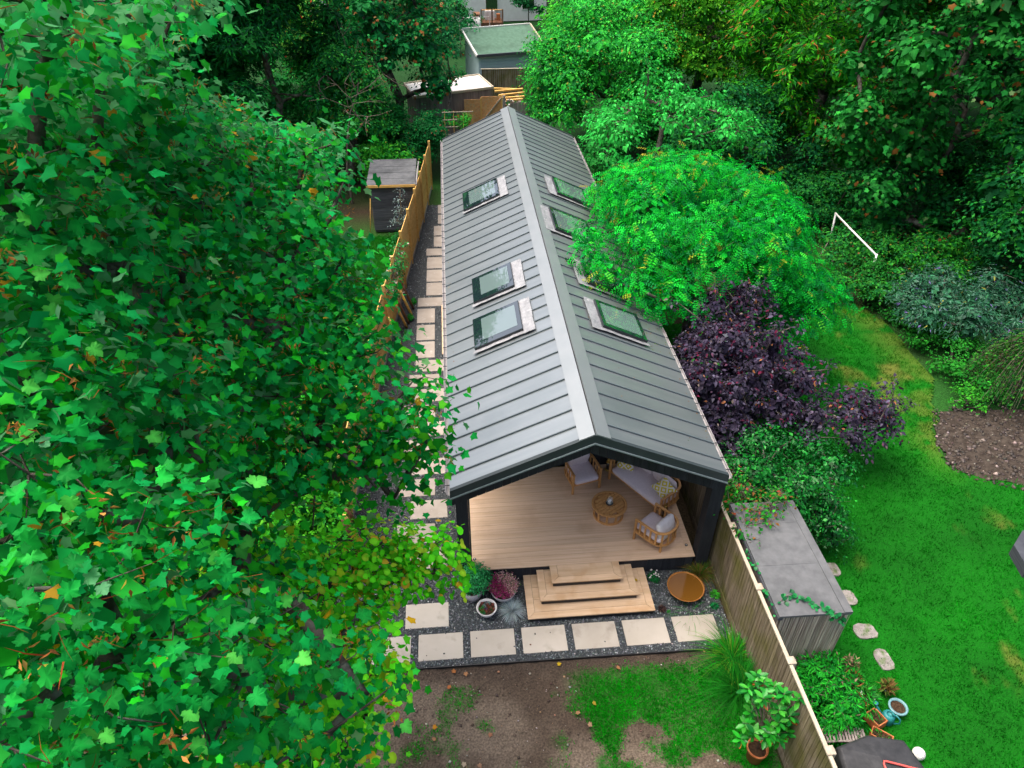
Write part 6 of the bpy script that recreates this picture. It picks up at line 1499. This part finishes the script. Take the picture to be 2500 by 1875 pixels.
# ------------------------------------------------------------------ beyond the rear of the garden room
tr = empty('trellis', (1.4,25.9,0), 'pale wooden trellis behind the far left roof corner', 'trellis')
for x_ in (.88,1.30,1.75,2.2): MB().beam((x_,26.5,0),(x_+.03,26.5,2.95),.03,.03).build('upright', M['newwood'], tr)
for z in (.6,1.2,1.87,2.22,2.55,2.9): MB().beam((.8,26.47,z),(2.25 if z in (1.87,2.9) else 1.55,26.47,z+.02),.03,.03).build('crossbar', M['fencecap'], tr)
ob = empty('board_gate', (3.1,31.6,0), 'orange strand-board gate with a diagonal brace beyond the roof ridge', 'gate')
MB().box(1.95,2.82,31.6,31.62,.02,2.05).build('panel', M['osb'], ob); MB().box(2.86,3.95,31.62,31.64,.02,2.18).build('panel', M['osb'], ob)
MB().beam((2.84,31.58,0),(2.84,31.58,2.12),.06,.05,(0,1,0)).build('stile', M['newwood'], ob); MB().beam((3.96,31.59,0),(3.96,31.59,2.22),.07,.05,(0,1,0)).build('stile', M['newwood'], ob)
MB().beam((2.95,31.585,.95),(3.93,31.585,2.12),.05,.07,(0,1,0)).build('brace', M['fencecap'], ob); MB().box(4.02,4.14,31.55,31.67,0,2.2).build('post', M['greyboard'], ob)
gp = empty('grey_fence_panel', (4.9,30,0), 'grey board fence panel beside the strand-board gate', 'fence')
for i in range(9): MB().box(4.28+.12*i, 4.39+.12*i, 30.0, 30.02, 0, 2.27+.01*(i%2)).build('fence_board', M['greyboard'], gp)
lb = empty('timber_stack', (4.9,36,0), 'loose stack of new pine lengths on bearers beyond the gate', 'timber')
for i, (a, b) in enumerate((((3.85,37.2,1.12),(5.6,37.0,1.08)),((3.9,36.7,1.08),(5.6,36.9,1.14)),((4.1,36.2,.98),(5.7,36.6,1.02)),((4.2,35.9,.9),(5.6,36.1,.92)),((4.5,35.6,.86),(5.5,35.8,.84)))): MB().beam(a, b, .14, .09).build('length', M['newwood'], lb)
for x_ in (4.4,5.3):
    MB().box(x_-.08,x_+.08,35.5,37.3,0,.80).build('bearer', M['greyboard'], lb)
MB().box(4.15,4.8,32.95,33.5,0,1.02).build('compost_bin', M['greyboard'], label='grey box carrying scrap behind the gate post', cat='bin')
jk = empty('rubble_heap', (4.5,33.2,1), 'heap of white and rust coloured scrap behind the gate post', 'rubble')
for i in range(26):
    c = (4.2 + .5*rgs.random(), 33.0 + .4*rgs.random(), 1.0 + .55*rgs.random()); MB().box(c[0]-.06,c[0]+.07,c[1]-.05,c[1]+.05,c[2]-.05,c[2]+.05).build('lump', [M['whitep'],M['brick'],M['stone'],M['brownwood']][i % 4], jk, bevel=.015)
cb = empty('grey_cabin', (1.1,33.8,0), 'low grey board cabin with a pale flat roof under the leaves', 'cabin')
cw = [(-.6,31.75),(3.5,33.3),(2.85,35.9),(-1.2,34.4)]
MB().prism(cw, 0, 2.12).build('wall', M['greyboard'], cb)
cxm = (1.1,33.8)
ex = lambda p, k: (cxm[0] + (p[0]-cxm[0])*k, cxm[1] + (p[1]-cxm[1])*k)
MB().prism([ex(p,1.03) for p in cw], 2.13, 2.19).build('roof', M['whitep'], cb)
for a, b in zip(cw, cw[1:] + cw[:1]): MB().beam((*ex(a,1.045),2.20), (*ex(b,1.045),2.20), .08, .12).build('roof_edge', M['fencecap'], cb)
for i in range(32):
    t_ = (i+.5)/32; p = (cw[0][0]*(1-t_)+cw[1][0]*t_, cw[0][1]*(1-t_)+cw[1][1]*t_); MB().beam((p[0]+.008,p[1]-.02,0),(p[0]+.008,p[1]-.02,2.11),.125,.02,(0,1,0)).build('wall_board', M['greyboard'], cb)
ff = empty('far_fence', (4.6,38.9,0), 'weathered board fence in front of the blue shed', 'fence')
for i in range(34): MB().box(3.25+.13*i, 3.372+.13*i, 38.9+.02*(i%2), 38.93+.02*(i%2), 0, 1.8).build('fence_board', M['fence'], ff)
MB().box(3.2,7.7,38.88,38.97,1.8,1.84).build('top_rail', M['fencecap'], ff)
bs = empty('blue_shed', (4.7,42,0), 'pale blue shed with green felt roof beyond the gardens', 'shed')
q = [(3.15,39.7),(7.3,40.8),(6.55,43.6),(2.35,42.3)]
mb = MB(); mb.add([(p[0],p[1],0) for p in q] + [(q[0][0],q[0][1],2.42),(q[1][0],q[1][1],2.42),(q[2][0],q[2][1],3.3),(q[3][0],q[3][1],3.3)], [(0,1,5,4),(1,2,6,5),(2,3,7,6),(3,0,4,7)]); mb.build('wall', M['bluewall'], bs)
rq = [(3.0,39.45),(7.55,40.6),(6.7,43.75),(2.15,42.4)]; rz_ = [2.46,2.46,3.42,3.42]
MB().hexa([(p[0],p[1],z-.06) for p,z in zip(rq,rz_)], [(p[0],p[1],z) for p,z in zip(rq,rz_)]).build('roof_felt', M['greenfelt'], bs)
for a, b, mt in ((0,1,'darkwood'),(1,2,'fencecap'),(2,3,'whitep'),(3,0,'whitep')): MB().beam((*rq[a],rz_[a]-.01),(*rq[b],rz_[b]-.01),.09,.15).build('fascia', M[mt], bs)
MB().beam((3.17,39.68,0),(3.17,39.68,2.4),.14,.14).build('corner_post', M['bluewall'], bs)
for k in range(13): MB().beam((3.3,39.72,.12+.18*k),(7.28,40.775,.12+.18*k),.012,.165).build('wall_board', M['bluewall'], bs)
cf = empty('cold_frame', (2.3,37.6,0), 'small timber frame standing left of the blue shed', 'frame')
for a, b in (((2.2,37.4,0),(2.2,37.4,1.5)),((2.2,37.4,1.5),(2.6,37.9,1.7)),((2.6,37.9,0),(2.6,37.9,1.7)),((2.2,37.4,.8),(2.6,37.9,.9))): MB().beam(a, b, .07, .07).build('rail', M['fencecap'], cf)
sheet = empty('laundry_line', (3.3,50,0), 'white sheets hanging on a line beyond the blue shed', 'laundry')
for x0, x1 in ((2.75,3.2),(3.23,3.75)):
    nn_ = 9; vs = []; fs = []
    for j in range(2):
        for i in range(nn_): vs.append((x0+(x1-x0)*i/(nn_-1), 50+.05*math.sin(i*1.7), 2.75 - .9*j))
    fs = [(i,i+1,nn_+i+1,nn_+i) for i in range(nn_-1)]
    s_ = MB().add(vs, fs, True).build('sheet', M['whitep'], sheet); s_.modifiers.new('solid','SOLIDIFY').thickness = .01
MB().tube([(2.2,50,2.76),(4.4,50,2.80)], .01, 5).build('line', M['whitep'], sheet)
for x_ in (2.2,4.4): MB().tube([(x_,50,0),(x_,50,2.8)], .03, 6).build('post', M['greyboard'], sheet)
bd = empty('raised_deck', (5,58,0), 'brown timber balcony deck with railings at the top edge', 'deck')
MB().box(4.1,5.9,57.2,59.6,.9,1.02).build('platform', M['brownwood'], bd); MB().box(4.1,5.9,57.15,57.2,.75,1.08).build('fascia', M['brownwood'], bd)
for x_ in (4.12,5.0,5.88): MB().box(x_-.05,x_+.05,57.2,57.3,0,2.05).build('post', M['brownwood'], bd)
MB().box(4.1,5.9,57.2,57.28,1.98,2.05).build('handrail', M['osb'], bd)
for i in range(16): MB().box(4.2+.105*i,4.235+.105*i,57.22,57.26,1.02,1.98).build('baluster', M['brownwood'], bd)
MB().box(3.55,4.05,57.8,59,0,1.6).build('side_panel', M['brownwood'], bd); MB().box(4.5,5.3,58.6,59.2,1.02,1.7).build('storage_box', M['whitep'], label='white box on the brown balcony deck', cat='box')
for i, (x_, y_, w_, d_, h_, rz, lab) in enumerate(((5,67,10,7,5.5,.1,'white rendered house at the top edge behind the balcony'),(-22,62,12,8,5.5,.2,'white house glimpsed through leaves at the top left'),(-9.5,58,7,6,4.5,.1,'pale house wall between trees at the top left'),(25,70,12,8,5.5,-.1,'pale house hidden behind trees at the top right'))):
    h = empty('white_house', (x_, y_, 0), lab, 'house', 'houses beyond the gardens', rz)
    MB().box(-w_/2,w_/2,-d_/2,d_/2,0,h_).build('wall', M['whitep'], h, True)
    MB().add([(-w_/2-.3,-d_/2-.3,h_),(w_/2+.3,-d_/2-.3,h_),(w_/2+.3,d_/2+.3,h_),(-w_/2-.3,d_/2+.3,h_),(-w_/2-.3,0,h_+2.6),(w_/2+.3,0,h_+2.6)], [(0,1,5,4),(2,3,4,5),(1,2,5),(3,0,4),(0,3,2,1)]).build('roof', M['brick'], h, True)
    for k in range(3):
        for z in (.9,3.2):
            wx = -w_/2 + w_*(k+.5)/3; f = MB().box(wx-.6,wx+.6,-d_/2-.05,-d_/2+.02,z,z+1.2).build('window', M['whitep'], h, True); MB().box(wx-.52,wx+.52,-d_/2-.06,-d_/2-.052,z+.08,z+1.12).build('pane', M['doorglass'], f, True)
f2 = empty('grey_picket_fence', (10,64,0), 'grey board fence at the top edge right of the conifer', 'fence')
for i in range(46): MB().beam((8.9+.075*i,70-.17*i,0),(8.9+.075*i,70-.17*i,1.5),.16,.03,(1,.4,0)).build('fence_board', M['greyboard'], f2)
fl = MB().box(-.16,.16,-.16,.16,.0,.5).build('orange_planter', M['terra'], label='orange planter on the balcony deck corner', cat='planter', bevel=.03); fl.location = (5.6,58.5,1.02)
tp_ = empty('blue_sack', (6.75,21.7,0), 'blue and white sack behind the far right roof corner', 'sack')
MB().pillow((6.75,21.9,.95), .28, .2, .22, .6).build('bag', M['purpleblue'], tp_); MB().pillow((7.1,21.5,.75), .22, .2, .2, .6).build('bag', M['whitep'], tp_)
MB().box(6.5,7.4,21.2,22.3,0,.72).build('log_pile', M['brownwood'], label='brown stack under the blue sack behind the roof', cat='stack', bevel=.04)

# leaf litter caught on the roof under the robinia and at the eaves
rl = np.random.default_rng(500)
n = 420; u_ = np.concatenate([rl.uniform(1.6, 2.62, 260), rl.uniform(.3, 2.6, 60), 2.55 + .1*rl.random(100)]); yl = np.concatenate([rl.normal(7.6, .9, 260), rl.uniform(2, 15, 60), rl.uniform(2, 12, 100)]); sd2 = np.where(np.arange(n) < 350, 1, rl.choice([-1, 1], n))
Pl = np.array([RP(s, u, y, .008) for s, u, y in zip(sd2, u_, yl)]); nl = np.stack([sd2 * SA, np.zeros(n), np.full(n, CA)], 1) + .15*rl.normal(size=(n, 3))
V, T, C = scatter(QUAD, Pl, unit(nl), rdir(n, rl), rl.uniform(.02, .05, n), pal(n, [(.28,.14,.05),(.20,.12,.06),(.12,.24,.03),(.32,.24,.10)], rng=rl), rng=rl)
o = bpy.data.objects.new('roof_litter', tris_mesh('roof_litter', V, T, C, M['foliage'])); COL.objects.link(o); tag(o, 'small dead leaves scattered on the metal roof', 'leaf litter', kind='stuff')
